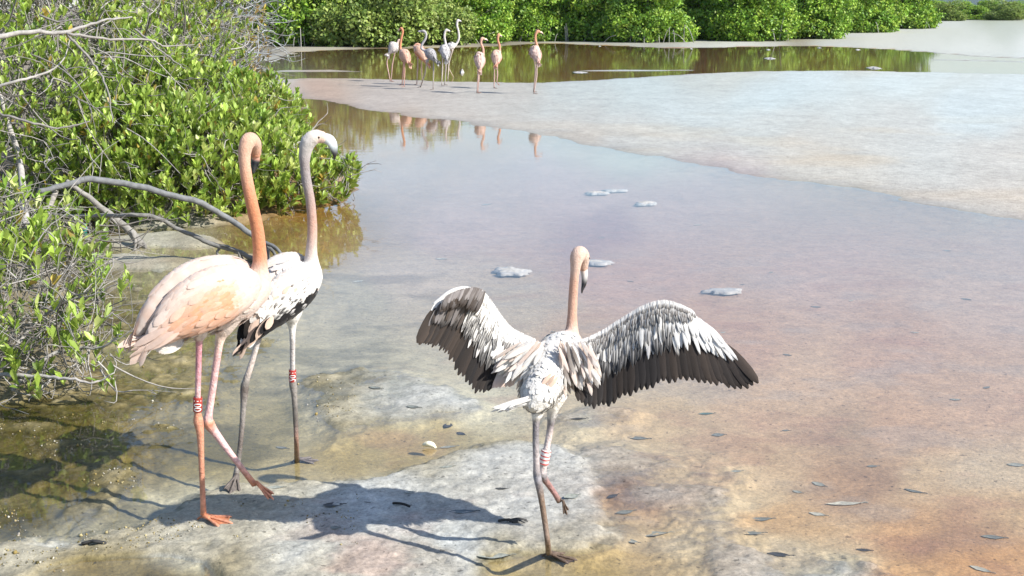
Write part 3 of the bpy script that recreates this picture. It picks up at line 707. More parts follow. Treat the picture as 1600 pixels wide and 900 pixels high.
def open_wing(LE, TE, nfl, side, flight_cols, rows, body_gap=0.0):
    """LE / TE: leading and trailing edge from root to tip"""
    def f(root, base, lat):
        Lc = cr(pts(LE), 10); Tc = cr(pts(TE), 10); n = len(Lc)
        def g(Q, t):
            x = np.clip(t, 0, 1)*(n-1); i = min(int(x), n-2); return Q[i]+(Q[i+1]-Q[i])*(x-i)
        def norm(t):
            sp = g(Lc, min(t+.05, 1))+g(Tc, min(t+.05, 1))-g(Lc, max(t-.05, 0))-g(Tc, max(t-.05, 0)); ch = g(Tc, t)-g(Lc, t)
            v = nrm(np.cross(sp, ch)); return v if v[1] < 0 else -v
        mb = MB()
        rr = np.interp(np.linspace(0, 1, n), [0, .3, .6, 1], [.026, .019, .014, .005])
        mb.loft(Lc+(Tc-Lc)*.05+np.array([-norm(t)*.008 for t in np.linspace(0, 1, n)]), rr, rr*.8, WHITE, n=10)
        V = []; F = []; cs = []
        ts = np.linspace(0, 1, 40); ws = np.linspace(.02, .52, 7)
        for t in ts:
            for w_ in ws: V.append(g(Lc, t)*(1-w_)+g(Tc, t)*w_-norm(t)*.004); cs.append(mixc(WHITE, GREYW, w_))
        for i in range(39):
            for j in range(6): a = i*7+j; F.append((a, a+7, a+8, a+1))
        mb.add(V, F, np.array(cs))
        off = .004
        for (w0, w1, num, wid, cf, tr) in rows:
            for k in range(num):
                t = tr[0]+(tr[1]-tr[0])*(k+.5+random.uniform(-.3, .3))/num; N_ = norm(t)
                a = g(Lc, t)*(1-w0)+g(Tc, t)*w0; b_ = g(Lc, t)*(1-w1)+g(Tc, t)*w1; d = b_-a; L_ = np.linalg.norm(d)*random.uniform(.88, 1.12)
                mb.feather(a+N_*(off+random.uniform(0, .003)), d+np.array([random.gauss(0, .04*L_) for _ in range(3)]), N_, L_, wid*random.uniform(.85, 1.15), cf(t), lift=.05, droop=.07, bend=random.uniform(-.05, .05))
            off += .0035
        w_ = mb.build('wing', M_FEATHER, root, base)
        for k in range(nfl):
            t = (k+.5)/nfl; N_ = norm(t); a = g(Lc, t)*.72+g(Tc, t)*.28; b_ = g(Tc, t); d = b_-a; L_ = np.linalg.norm(d)*random.uniform(.97, 1.05)
            q = MB(); wd_ = np.linalg.norm(g(Tc, min(1, t+.5/nfl))-g(Tc, max(0, t-.5/nfl)))
            q.feather(a+N_*(.0012*(k % 2)-.0008*k/nfl), d, N_, L_, np.clip(wd_*1.9, .018, .036), flight_cols(t), lift=.01, droop=.05, bend=.06*side*(t-.4), prof=(.5, .85, 1.0, 1.0, .78, .16))
            q.build('flight_feather', M_FEATHER, w_, base)
        return w_
    return f
def fl_dark(t):
    c = jit(mixc(BLACK, BROWN, random.random()*.5+.2*(t > .5)), .2); e_ = c*1.3+.004
    return lambda s_, e: c if e == 0 else (e_ if e < 0 else c*.8)
def cov_g(t):                              # greater coverts: dark with pale fringes; pale over the hand
    if t > .58: return streak(WHITE, BROWN, .72) if t < .95 else plain(BROWN)
    n = random.random()
    return (lambda c: (lambda s_, e: c if e == 0 else mixc(c, GREYW, .55 if s_ < .75 else .15)))(jit(BLACK+.02, .3)) if n < .8 else plain(GREYW)
def cov_m(t): return streak(mixc(WHITE, GREYW, .5*random.random()), BLACK+.01, .40) if random.random() < .88 else plain(WHITE)
def cov_h(t): return plain(WHITE, None, .03)
def cov_l(t): return streak(WHITE if random.random() < .7 else GREYW, BLACK+.01, .4)
def cov_s(t): return streak(mixc(WHITE, GREYW, .5*random.random()), BROWN, .42)
dn = .09
R_LE = [(898,540,YC+0.120),(925,530,YC+0.148),(955,515,YC+0.165),(985,497,YC+0.171),(1012,481,YC+0.168),(1037,475,YC+0.165),(1060,481,YC+0.152),(1080,492,YC+0.138),(1098,505,YC+0.124),(1116,520,YC+0.110)]
R_TE = [(900,622,YC-0.050),(922,634,YC-0.055),(950,630,YC-0.043),(982,614,YC-0.042),(1016,602,YC-0.041),(1050,594,YC-0.040),(1086,592,YC-0.049),(1122,597,YC-0.069),(1158,603,YC-0.090),(1194,596,YC-0.110)]
R_rows = [(.20,.66,54,0.016,cov_g,(.06,.60)),(.14,.60,19,0.015,cov_h,(.60,.97)),(.12,.52,64,0.014,cov_m,(.05,.60)),(.06,.40,70,0.012,cov_m,(.05,.66)),(.04,.44,22,0.015,cov_h,(.62,.97)),(.03,.29,83,0.011,cov_l,(.04,.70)),(.02,.20,89,0.010,cov_s,(.04,.74)),(.00,.12,96,0.008,cov_s,(.03,.78))]
wCR = open_wing(R_LE, R_TE, 34, 1, fl_dark, R_rows)
L_LE = [(842,538,YC+0.120),(815,527,YC+0.124),(792,513,YC+0.124),(775,494,YC+0.111),(762,475,YC+0.087),(750,459,YC+0.061),(741,450,YC+0.025),(727,447,YC-0.013),(706,453,YC-0.051),(681,471,YC-0.090)]
L_TE = [(800,604,YC+0.000),(778,604,YC-0.016),(756,614,YC-0.036),(738,606,YC-0.049),(720,584,YC-0.063),(704,560,YC-0.079),(692,546,YC-0.105),(678,540,YC-0.133),(664,538,YC-0.171),(649,534,YC-0.210)]
def cov_gl(t):
    if t < .22: return plain(WHITE) if random.random() < .7 else streak(WHITE, TAN, .3)
    if t > .62: return plain(mixc(BROWN, GREYW, .5*random.random()), BLACK)
    return cov_g(.3)
def fl_l(t):
    return plain(WHITE, PINKW) if t < .16 else fl_dark(t)
L_rows = [(.22,.66,48,0.018,cov_gl,(.05,.95)),(.15,.60,16,0.016,lambda t: plain(mixc(GREY*.5, BROWN, random.random())),(.62,.97)),(.13,.56,54,0.015,cov_m,(.08,.62)),(.10,.54,25,0.018,lambda t: plain(WHITE) if random.random() < .75 else plain(TAN),(.02,.3)),(.06,.44,64,0.014,cov_m,(.05,.62)),(.04,.34,73,0.012,lambda t: plain(WHITE) if random.random() < .6 else cov_s(t),(.04,.64)),(.02,.24,80,0.011,lambda t: plain(WHITE),(.04,.66)),(.0,.14,80,0.010,lambda t: plain(WHITE),(.03,.70)),(.0,.34,30,.016,lambda t: plain(mixc(GREY*.45, BROWN, random.random()), BROWN*.6),(.60,.97)),(.0,.2,30,.012,lambda t: plain(mixc(GREY*.75, BROWN, random.random()*.7)),(.64,.97))]
wCL = open_wing(L_LE, L_TE, 30, -1, fl_l, L_rows)
def exC(root, base, lat, fwd):
    # loose scapulars thrown out over both shoulders
    sc = MB()
    for i in range(300):
        s = 1 if i % 2 else -1; u = random.random()
        if s > 0: p0 = at(random.uniform(872, 922), random.uniform(532, 572), YC+random.uniform(-.02, .08)); p1 = p0+nrm((random.uniform(.05, .6), random.uniform(-.5, -.1), random.uniform(-1.2, -.55)))*random.uniform(.06, .12)
        else: p0 = at(random.uniform(812, 852), random.uniform(532, 560), YC+random.uniform(-.02, .08)); p1 = p0+nrm((random.uniform(-1.2, -.3), random.uniform(-.5, -.1), random.uniform(-1.0, -.4)))*random.uniform(.06, .13)
        c = random.choice([WHITE, WHITE, PINKW, GREYW, TAN] if s < 0 else [WHITE, GREYW, TAN, GREY, PINKW, BROWN*2.2])
        sc.feather(p0, p1-p0, (0.1, -.9, .45), np.linalg.norm(p1-p0), random.uniform(.010, .019), plain(mixc(c, WHITE, .35*random.random()), mixc(c, WHITE, .5)), lift=.06, droop=.10)
    sc.build('shoulder_feathers', M_FEATHER, root, base)
    t = MB()
    for i in range(22):
        f = i/21; p0 = at(828+random.uniform(-8, 8), 624+random.uniform(-6, 10), YC-.13+random.uniform(-.02, .02)); p1 = at(766+26*random.random()**2+10*abs(f-.5), 636+random.uniform(-3, 5)+3*f, YC-.19+.04*f)
        t.feather(p0, p1-p0, (0, -.7, .7), np.linalg.norm(p1-p0), random.uniform(.009, .015), plain(mixc(WHITE, GREYW, .4*random.random())), lift=.03, droop=.05+.05*random.random())
    t.build('tail', M_FEATHER, root, base)
    for i in range(3):
        q = MB(); p0 = at(862+5*i, 583+3*i, YC-.10); p1 = at(846+5*i, 602+3*i, YC-.12); q.feather(p0, p1-p0, (0, -.9, .4), np.linalg.norm(p1-p0), .014, plain(mixc(PINKW, ORANGE, .2) if i != 1 else TAN*.7), lift=.05, droop=.05); q.build('loose_feather', M_FEATHER, root, base)
    leg_ring(at(851.5, 714, YC-.01), at(854, 703, YC-.01)-at(849, 727, YC-.01), .0165, .052, np.array((.74, .68, .66)), root, base, None, (.08, .36, .62, .92))
flamingo('young flamingo running away with both wings spread wide, dark flight feathers and white striped ring', fC, math.radians(72), C_spine, 6, C_bill, [C_leg1, C_leg2], [wCR, wCL], cfC, extra=exC,
         feet=[(fC, (.93, -.2, 0), (0, 0, 1), .088, gl2*.7, gl2*.7, .5), (at(874, 784, YC+.03), at(884, 801, YC+.02)-at(874, 784, YC+.03), (.6, -.6, .3), .045, gl2*.6, gl2*.6, .32)], fl=.028, lift=.022)

# ---- the group on the sandbar
def far_bird(label, zx, zy, sc, body, tail, neck, bill, legs, yaw, pal, dark=0.0, rad=(.115, .125)):
    Z_ = lambda p: (zx+p[0]/sc, zy+p[1]/sc)
    ft = [Z_(l[-1]) for l in legs]; lowest = max(ft, key=lambda q: q[1])
    base = gpt(*lowest); Y0 = base[1]; yw = math.radians(yaw); sy = math.sin(yw)
    bc, nc, wc, lc = [np.array(q) for q in pal]
    bx, by = Z_(body); tx, ty = Z_(tail); nx_, ny_ = Z_(neck[0])
    mx, my = (bx+tx)/2, (by+ty)/2; qx, qy = (bx*.45+nx_*.55), (by*.5+ny_*.5)
    sp = [(tx,ty,Y0-.20*sy,.016,.018,*bc),(mx,my,Y0-.12*sy,rad[0]*.72,rad[1]*.66,*bc),(bx,by,Y0,rad[0],rad[1],*bc),(qx,qy,Y0+.10*sy,rad[0]*.72,rad[1]*.72,*bc)]
    for i, p in enumerate(neck):
        q = Z_(p); last = i >= len(neck)-1
        r = (.034, .028, .026)[min(i, 2)]; r = .033 if last else r
        sp.append((q[0], q[1], Y0+.16*sy+(.01*i*sy), r, r, *(mixc(bc, nc, .6) if i == 0 else nc)))
    b0 = Z_(neck[-1]); b1 = Z_(bill); ym = Y0+.16*sy+.01*len(neck)*sy
    sp.append((b0[0]*.55+b1[0]*.45, b0[1]*.75+b1[1]*.25, ym+.02*sy, .021, .022, *nc))
    bl = [(b0[0]*.58+b1[0]*.42, b0[1]*.78+b1[1]*.22, ym+.02*sy,.015,.019,*mixc(nc, WHITE, .4)),(b0[0]*.25+b1[0]*.75, b0[1]*.6+b1[1]*.4, ym+.04*sy,.014,.019,*mixc(nc, WHITE, .4)),(b1[0],b1[1],ym+.045*sy,.009,.011,.05,.04,.04),(b1[0]-(b1[0]-b0[0])*.05,b1[1]+1.0,ym+.045*sy,.003,.003,.02,.02,.02)]
    lgs = []; feet = []
    for j, l in enumerate(legs):
        q = [Z_(p) for p in l]; g_ = gpt(*q[-1]); raised = abs(q[-1][1]-lowest[1]) > 8
        yf = Y0 if raised else g_[1]; dj = (.04 if j else -.04)
        yk = Y0*.5+yf*.5
        lgs.append([(q[0][0]*.7+bx*.3, q[0][1]*.7+by*.3, Y0+dj,.040,*bc),(q[0][0],q[0][1],Y0+dj,.020,*lc),((q[0][0]+q[1][0])/2,(q[0][1]+q[1][1])/2,(Y0+yk)/2+dj/2,.0125,*lc),(q[1][0],q[1][1],yk,.019,*(lc*.85)),((q[1][0]+q[2][0])/2,(q[1][1]+q[2][1])/2,(yk+yf)/2,.0120,*lc),(q[2][0],q[2][1]-.6,yf,.0125,*(lc*.7))])
        fp = at(q[2][0], q[2][1], yf) if raised else g_
        feet.append((fp, (math.cos(yw)*.8+.2, sy*.3-.5, -.5 if raised else 0), (0, 0, 1), .08, lc*.6, lc*.6, .5, False))
    def cfb(u, a): return plain(mixc(bc, WHITE, random.random()*.1))
    def wcf(u, v):
        n = random.random()
        if n < dark: return streak(GREYW, BLACK+.02, .2) if n > dark*.35 else plain(BLACK+.03)
        return plain(mixc(bc, wc, float(sstep(.3, -.8, v))*(.4+.6*n)))
    ws = []
    for s in (1, -1):
        ox = s*rad[0]*.62*math.sin(yw)*FPX/Y0; oy_ = -s*rad[0]*.72*math.cos(yw)
        rows = [(qx+ox, qy, Y0+.10*sy+oy_,.010,.030),(bx+ox*1.15, by-.5, Y0+oy_*1.1,.045,rad[1]*.72),(mx+ox*.9, my, Y0-.12*sy+oy_*.9,.035,rad[1]*.5),(tx+ox*.3, ty, Y0-.20*sy+oy_*.4,.008,.010)]
        ws.append(folded_wing(rows, s, wcf, detail=.5, ln=(.07, .14)))
    flamingo(label, base, yw, sp, 5, bl, lgs, ws, cfb, detail=.5, group='flamingos standing on the sandbar', eye=False, feet=feet)
pW = ((.66, .60, .57), (.64, .48, .41), (.64, .58, .55), (.50, .33, .29)); pO = ((.66, .42, .32), (.60, .27, .15), (.66, .40, .28), (.48, .27, .23)); pP = ((.66, .44, .34), (.60, .33, .24), (.66, .27, .12), (.46, .32, .28))
pG = ((.40, .39, .41), (.42, .40, .41), (.26, .25, .27), (.34, .29, .27)); pGW = ((.58, .56, .56), (.58, .54, .52), (.40, .39, .40), (.48, .41, .37)); pT = ((.66, .63, .62), (.64, .60, .58), (.60, .57, .56), (.54, .47, .43))
pK = ((.66, .49, .43), (.62, .37, .28), (.64, .36, .27), (.46, .32, .28)); pK2 = ((.66, .46, .38), (.60, .29, .18), (.64, .31, .20), (.46, .30, .26)); pK3 = ((.66, .49, .43), (.60, .31, .19), (.62, .37, .29), (.46, .33, .29))
z7 = (590, 20, 6.923); z8 = (725, 30, 6.92)
far_bird('white-backed flamingo at the left end of the sandbar group, neck hidden behind the orange one', *z7, (178,365), (128,432), [(214,330),(228,296),(244,300),(248,325)], (240,352), [[(115,455),(100,548),(137,745)],[(182,445),(158,570),(146,742)]], 25, pW, rad=(.125, .135))
far_bird('orange-necked flamingo turned left, second from the left on the sandbar', *z7, (292,455), (338,535), [(250,398),(246,345),(258,270),(272,205),(258,168)], (222,205), [[(292,540),(292,630),(287,803)],[(282,540),(274,650),(264,785)]], 130, pO, rad=(.12, .145))
far_bird('pink flamingo with its head tucked away behind the grey one on the sandbar', *z7, (448,405), (535,540), [(400,360),(425,338),(455,345),(478,375)], (490,420), [[(435,490),(433,590),(424,778)],[(482,490),(474,600),(484,762)]], 155, pP, rad=(.135, .135))
far_bird('grey young flamingo looking left with an s-shaped neck on the sandbar', *z7, (568,440), (632,515), [(508,410),(474,385),(484,335),(520,275),(522,222),(496,198)], (436,206), [[(604,510),(606,600),(601,833)],[(532,540),(512,660),(464,806)]], 160, pG, dark=.35, rad=(.12, .125))
far_bird('grey and white young flamingo just left of the tall white one', *z7, (724,405), (742,492), [(738,345),(724,270),(728,212),(744,186)], (786,206), [[(704,485),(701,620),(692,788)],[(738,485),(737,600),(726,782)]], 70, pGW, dark=.22, rad=(.12, .135))
far_bird('tall white flamingo with its neck stretched up, striding behind the sandbar group', *z7, (800,360), (745,395), [(848,342),(878,285),(876,205),(858,130),(868,82)], (905,98), [[(808,415),(772,540),(758,738)],[(798,420),(766,590),(826,712)]], 20, pT, rad=(.11, .095))
far_bird('pink flamingo with lowered bill, nearest of the three standing apart on the right', *z8, (168,425), (170,535), [(206,385),(206,320),(184,258),(194,208)], (258,235), [[(150,530),(151,640),(139,800)],[(164,530),(161,640),(150,795)]], 70, pK, rad=(.105, .145))
far_bird('salmon flamingo standing between the two other pink ones on the right', *z8, (350,395), (344,484), [(386,345),(384,285),(366,225),(372,168)], (410,192), [[(328,485),(328,620),(325,748)],[(360,485),(361,600),(353,690)]], 65, pK2, rad=(.11, .135))
far_bird('pink flamingo standing farthest right on the sandbar, alone', *z8, (768,355), (796,448), [(794,300),(774,235),(774,170),(796,130)], (856,165), [[(792,445),(784,620),(756,808)],[(762,445),(772,545),(752,788)]], 65, pK3, rad=(.12, .145))

# ------------------------------------------------------------------ vegetation
LEAF_V = np.array([(0,0,0),(-.12,.33,.04),(0,.33,0),(.12,.33,.04),(-.185,.68,.05),(0,.68,-.02),(.185,.68,.05),(0,1,-.05)])
LEAF_Q = np.array([(1,2,5,4),(2,3,6,5)]); LEAF_T = np.array([(0,2,1),(0,3,2),(4,5,7),(5,6,7)])
def leaf_arrays(P, D, N, sz, col, V0=LEAF_V, Q0=LEAF_Q, T0=LEAF_T):
    D = D/np.linalg.norm(D, axis=1)[:, None]; N = N-D*(N*D).sum(1)[:, None]; N = N/(np.linalg.norm(N, axis=1)[:, None]+1e-9); Xa = np.cross(D, N)
    V = P[:, None]+sz[:, None, None]*(V0[None, :, 0:1]*Xa[:, None]+V0[None, :, 1:2]*D[:, None]+V0[None, :, 2:3]*N[:, None])
    n = len(P); k = len(V0); off = (np.arange(n)*k)[:, None, None]
    q = (Q0[None]+off).reshape(-1, 4); t = (T0[None]+off).reshape(-1, 3)
    return V.reshape(-1, 3), q, t, np.repeat(col, k, axis=0)
def leaf_mesh(name, P, D, N, sz, col, mat, **k):
    V, q, t, c = leaf_arrays(P, D, N, sz, col, **k); return fast_mesh(name, V, q, t, c, mat, smooth=True)
def twigs(mb, paths, n=4):
    for q, r0, r1, c in paths:
        q = np.asarray(q); m = len(q); mb.loft(q, np.linspace(r0, r1, m), np.linspace(r0, r1, m), c, n=n, cap=False)
def unit(n):
    v = rng.normal(size=(n, 3)); return v/np.linalg.norm(v, axis=1)[:, None]
TW = [np.array(c) for c in ((.25, .235, .22), (.19, .18, .17), (.30, .285, .27), (.12, .11, .10))]
def lobes_sample(lobes, n, shell=(.72, 1.06), up=0.25, zmin=.04):
    """points in the outer layer of a heap of lumps"""
    ce = np.array([l[0] for l in lobes]); ra = np.array([l[1] for l in lobes], float)
    vol = ra[:, 0]*ra[:, 1]+ra[:, 0]*ra[:, 2]+ra[:, 1]*ra[:, 2]; out = []; ax = []; got = 0
    while got < n:
        m = max(64, n); i = rng.choice(len(lobes), m, p=vol/vol.sum()); d = unit(m); d[:, 2] += up; d /= np.linalg.norm(d, axis=1)[:, None]
        p = ce[i]+d*ra[i]*rng.uniform(*shell, m)[:, None]
        q = ((p[:, None]-ce[None])/ra[None]); q = (q**2).sum(2); q[np.arange(m), i] = 9
        ok = (p[:, 2] > zmin) & (q.min(1) > .45); a = d/ra[i]; a /= np.linalg.norm(a, axis=1)[:, None]
        out.append(p[ok]); ax.append(a[ok]); got += ok.sum()
    return np.vstack(out)[:n], np.vstack(ax)[:n]
def rosettes(T_, A_, per, size, upw=.9, cols=None, spread=.6):
    """tufts of leaves at twig ends, opening upward and outward"""
    m = len(T_); un = lambda v: v/(np.linalg.norm(v, axis=-1, keepdims=True)+1e-9)
    axis = un(A_*.6+np.array((0, 0, upw))+rng.normal(size=(m, 3))*.25); k = rng.integers(per[0], per[1]+1, m)
    s = un(np.cross(axis, rng.normal(size=(m, 3)))); s2 = np.cross(axis, s); ph0 = rng.uniform(0, 6.28, m)
    cw = CW if len(cols) == len(CW) else None
    base = np.array(cols)[rng.choice(len(cols), m, p=cw)]*rng.uniform(.72, 1.25, (m, 1))
    r = np.repeat(np.arange(m), k); n = len(r); j = np.concatenate([np.arange(q) for q in k]); ph = ph0[r]+j*2.4
    rad = s[r]*np.cos(ph)[:, None]+s2[r]*np.sin(ph)[:, None]; o = spread*rng.uniform(.35, 1.4, n)
    D = un(axis[r]+rad*o[:, None]+rng.normal(size=(n, 3))*.12); P = T_[r]-axis[r]*(size*rng.uniform(-.2, .8, n))[:, None]
    N = axis[r]-rad*.9+rng.normal(size=(n, 3))*.35
    old = rng.random(n) < .03
    Cc = base[r]*rng.uniform(.78, 1.25, (n, 1)); Cc[old] = np.array((.30, .23, .05))*rng.uniform(.6, 1.2, (old.sum(), 1))
    return P, D, N, size*rng.uniform(.5, 1.25, n), Cc
GR = [np.array(c) for c in ((.265, .375, .062), (.33, .435, .090), (.18, .285, .046), (.42, .48, .16), (.14, .215, .04), (.46, .36, .08))]
CW = np.array((.32, .26, .2, .10, .105, .015))

def shrub(label, lobes, base, nros, per, size, bare, stems, indiv=0, upw=1.25, cols=GR, twr=(.0022, .0045), name='mangrove_shrub', barelen=(.35, .9), shell=(.72, 1.06), extra=None, group=None, bcol=None, barez=0.0):
    base = np.asarray(base, float); root = thing(name, label, 'shrub', base, group)
    T_, A_ = lobes_sample(lobes, nros, shell)
    if extra is not None: T_ = np.vstack([T_, extra[0]]); A_ = np.vstack([A_, extra[1]])
    P, D, N, S_, Cc = rosettes(T_, A_, per, size, upw, cols)
    order = np.argsort(P[:, 1]-S_*3)                 # nearest leaves first
    ind = order[:indiv]; rest = order[indiv:]
    me = leaf_mesh('foliage', P[rest]-base, D[rest], N[rest], S_[rest], Cc[rest], M_LEAF); o = link('foliage', me, root); o['kind'] = 'stuff'
    if indiv:
        tm = []
        for c in cols[:5]:
            tm.append(leaf_mesh('leaf', np.zeros((1, 3)), np.array([[0, 1., 0]]), np.array([[0, 0, 1.]]), np.ones(1), c[None], M_LEAFO))
        for i in ind:
            d = nrm(D[i]); n = nrm(N[i]-d*np.dot(N[i], d)); x = np.cross(d, n)
            mt = Matrix(((x[0], d[0], n[0], 0), (x[1], d[1], n[1], 0), (x[2], d[2], n[2], 0), (0, 0, 0, 1)))
            lo = link('leaf', tm[int(rng.choice(5, p=CW[:5]/CW[:5].sum()))], root); lo.matrix_basis = Matrix.Translation(Vector(P[i]-base)) @ mt @ Matrix.Scale(float(S_[i]), 4)
    mb = MB(); paths = []
    ce = np.array([l[0] for l in lobes])
    for p, a in zip(T_, A_):                         # the twig each tuft sits on
        if rng.random() < .68 and nros > 900: continue
        j = np.argmin(((ce-p)**2).sum(1)); c = ce[j]
        q0 = p+(c-p)*rng.uniform(.25, .6)+rng.normal(size=3)*.05; q0[2] = max(q0[2], .03)
        mid = (q0+p)/2+rng.normal(size=3)*.05+np.array((0, 0, -.04))
        paths.append((cr([q0, mid, p], 3), twr[1], twr[0], TW[rng.integers(3)] if bcol is None else bcol*rng.uniform(.7, 1.2)))
    BP, BA = lobes_sample(lobes, max(bare, 1), (.55, 1.08), zmin=.06+barez)
    for p, a in zip(BP[:bare], BA[:bare]):           # tangled bare twigs
        L_ = rng.uniform(*barelen); d = nrm(a*.15+rng.normal(size=3)*np.array((1, .6, .55))+np.array((.15, -.1, -.1)))
        q = [p]; 
        for k in range(4):
            d = nrm(d+rng.normal(size=3)*.38); q.append(q[-1]+d*L_/4)
        q = np.array(q); q[:, 2] = np.maximum(q[:, 2], .03)
        c = TW[rng.integers(4)]*rng.uniform(.8, 1.3) if bcol is None else bcol*rng.uniform(.6, 1.25)
        paths.append((cr(q, 2), twr[1]*rng.uniform(.8, 1.7), twr[0]*.7, c))
        if rng.random() < .6:
            k = rng.integers(1, 4); e = q[k]+nrm(rng.normal(size=3)+d)*L_*.4; e[2] = max(e[2], .03); paths.append((cr([q[k], (q[k]+e)/2+rng.normal(size=3)*.03, e], 2), twr[1]*.8, twr[0]*.6, c))
    twigs(mb, paths); o = mb.build('twigs', M_BARK, root, base); o['kind'] = 'stuff'
    for rows in stems:
        q = cr(np.array([list(at(*r[:3]))+[r[3]] for r in rows]), 6); sb = MB(); q[:, :3] += rng.normal(size=(len(q), 3))*.004
        sb.loft(q[:, :3], q[:, 3], q[:, 3], TW[rng.integers(3)]*1.1, n=8); sb.build('branch', M_BARK, root, base)
    return root
def lobe(px, py, Y, r): return (at(px, py, Y), r)

# low leafy shrub running out along the shore
shrub('low bright-green leafy shrub spreading along the shore behind the two standing flamingos',
      [lobe(505,285,12.6,(.34,.5,.22)),lobe(455,275,12.4,(.50,.7,.36)),lobe(400,262,12.4,(.62,.9,.52)),lobe(345,262,12.1,(.70,.9,.62)),lobe(290,265,11.8,(.75,.9,.66)),lobe(230,265,11.6,(.75,.8,.66)),lobe(170,262,11.6,(.7,.8,.70)),lobe(370,205,13.6,(.75,1.0,.62)),lobe(300,200,13.4,(.8,1.0,.72)),lobe(235,205,13.2,(.8,1.0,.8)),lobe(540,268,12.5,(.12,.25,.12))],
      gp(330, 330), 4600, (6, 11), .088, 420, [], indiv=280, barelen=(.2, .5))
# tall tangled shrub at the left edge
shrub('tall tangled shrub of bare grey twigs at the left edge, reaching above the frame',
      [lobe(90,215,11.6,(.8,.9,.85)),lobe(30,200,11.2,(.8,.9,1.0)),lobe(-60,180,11.2,(1.0,1.0,1.1)),lobe(150,150,13.0,(1.0,1.1,.95)),lobe(220,110,14.5,(1.0,1.2,.9)),lobe(60,100,12.5,(1.1,1.1,1.0)),lobe(130,55,14.5,(1.2,1.3,1.0)),lobe(250,60,16.5,(1.1,1.4,1.0)),lobe(20,20,13.5,(1.2,1.2,1.0)),lobe(-90,60,12.5,(1.3,1.2,1.2)),lobe(180,5,16,(1.3,1.4,.9)),lobe(310,110,16.5,(.6,1.0,.5))],
      gp(40, 300), 4200, (5, 9), .085, 1000, [
          [(-60,62,9.6,.022),(0,57,9.7,.020),(45,50,9.8,.018),(100,50,9.9,.015),(150,35,10.0,.010),(205,27,10.1,.006)],
          [(100,50,9.9,.011),(125,75,9.9,.010),(150,105,9.9,.009),(168,140,9.8,.007),(176,190,9.7,.004)],
          [(105,52,9.9,.012),(160,60,10.0,.010),(230,62,10.2,.008),(260,72,10.3,.006),(305,70,10.4,.003)],
          [(210,45,11.5,.010),(235,65,11.5,.009),(265,90,11.5,.007),(290,108,11.5,.004)],
          [(-40,150,9.8,.014),(20,128,9.8,.012),(60,118,9.9,.009),(95,98,10,.006),(110,60,10.1,.003)],
          [(0,178,9.6,.010),(45,190,9.6,.009),(90,200,9.7,.007),(140,190,9.8,.004)],
          [(40,350,9.7,.03),(30,250,10.6,.026),(0,150,11,.02),(-30,40,11.4,.014)], [(70,340,10.5,.026),(110,240,11.4,.02),(150,140,12.4,.014),(170,40,13,.009)]],
      bcol=None, barelen=(.4, 1.1), twr=(.0030, .0062))
# near shrub at the lower left
ext = [(202,440,6.25),(190,455,6.2),(165,420,6.4),(183,530,6.1),(186,555,6.05),(150,520,6.2),(175,590,5.95),(160,602,5.95),(130,395,6.6),(110,455,6.2),(120,500,6.1),(60,610,5.9),(100,598,5.95),(40,540,6.0),(185,515,6.1),(95,375,6.8),(150,440,6.4),(195,430,6.3)]
shrub('sparse mangrove shrub in the lower left corner with thin grey twigs over the wet mud',
      [lobe(0,470,6.5,(.42,.45,.34)),lobe(60,440,6.7,(.34,.45,.30)),lobe(90,400,7.0,(.30,.4,.22)),lobe(-60,520,6.3,(.4,.4,.34)),lobe(30,550,6.2,(.30,.3,.20)),lobe(100,500,6.3,(.22,.3,.16)),lobe(20,370,7.2,(.45,.4,.3)),lobe(125,560,6.1,(.18,.2,.10)),lobe(-100,420,6.8,(.5,.5,.5))],
      gp(10, 600), 430, (4, 8), .078, 430, [
          [(20,610,6.0,.012),(70,560,6.1,.010),(120,545,6.1,.007),(165,540,6.05,.005),(188,520,6.0,.003)],
          [(0,585,6.0,.011),(60,588,5.95,.009),(110,592,5.9,.007),(150,598,5.9,.005),(178,582,5.9,.003)],
          [(10,560,6.1,.010),(60,500,6.3,.008),(110,470,6.3,.006),(160,455,6.25,.004),(200,436,6.25,.0025)],
          [(150,455,6.3,.004),(175,420,6.35,.003),(178,400,6.4,.002)]], indiv=300, extra=(np.array([at(*e) for e in ext]), np.tile((.3, -.3, .6), (len(ext), 1))), barelen=(.22, .6), twr=(.0016, .0032))
# far end of the left shrubs: dry one with yellowing leaves
YL = [np.array(c) for c in ((.30, .24, .05), (.16, .20, .04), (.36, .27, .09), (.12, .15, .04))]
shrub('half-dry shrub of pale blue-grey twigs with yellowing leaves before the far trees',
      [lobe(345,70,22,(.75,.9,.55)),lobe(375,90,22,(.45,.7,.35)),lobe(320,100,21,(.8,.9,.6)),lobe(365,40,23,(.6,.8,.5)),lobe(330,20,23,(1.0,1,.7)),lobe(355,125,20,(.5,.7,.25))],
      gp(340, 135), 420, (3, 6), .10, 330, [[(300,120,20.5,.02),(335,80,21.5,.015),(365,50,22,.010),(395,25,22.3,.005)], [(330,130,20.5,.016),(355,95,21.2,.012),(385,80,21.6,.006)]], cols=YL, bcol=np.array((.27, .29, .30)), barelen=(.4, .9), twr=(.005, .009))
shrub('small green shrub on the spit between the dry shrub and the pool',
      [lobe(365,150,17.5,(.35,.5,.25)),lobe(345,175,16,(.5,.6,.4)),lobe(390,165,17,(.22,.4,.15)),lobe(320,150,17,(.5,.6,.45))], gp(350, 190), 200, (4, 7), .09, 120, [], barelen=(.2, .5))

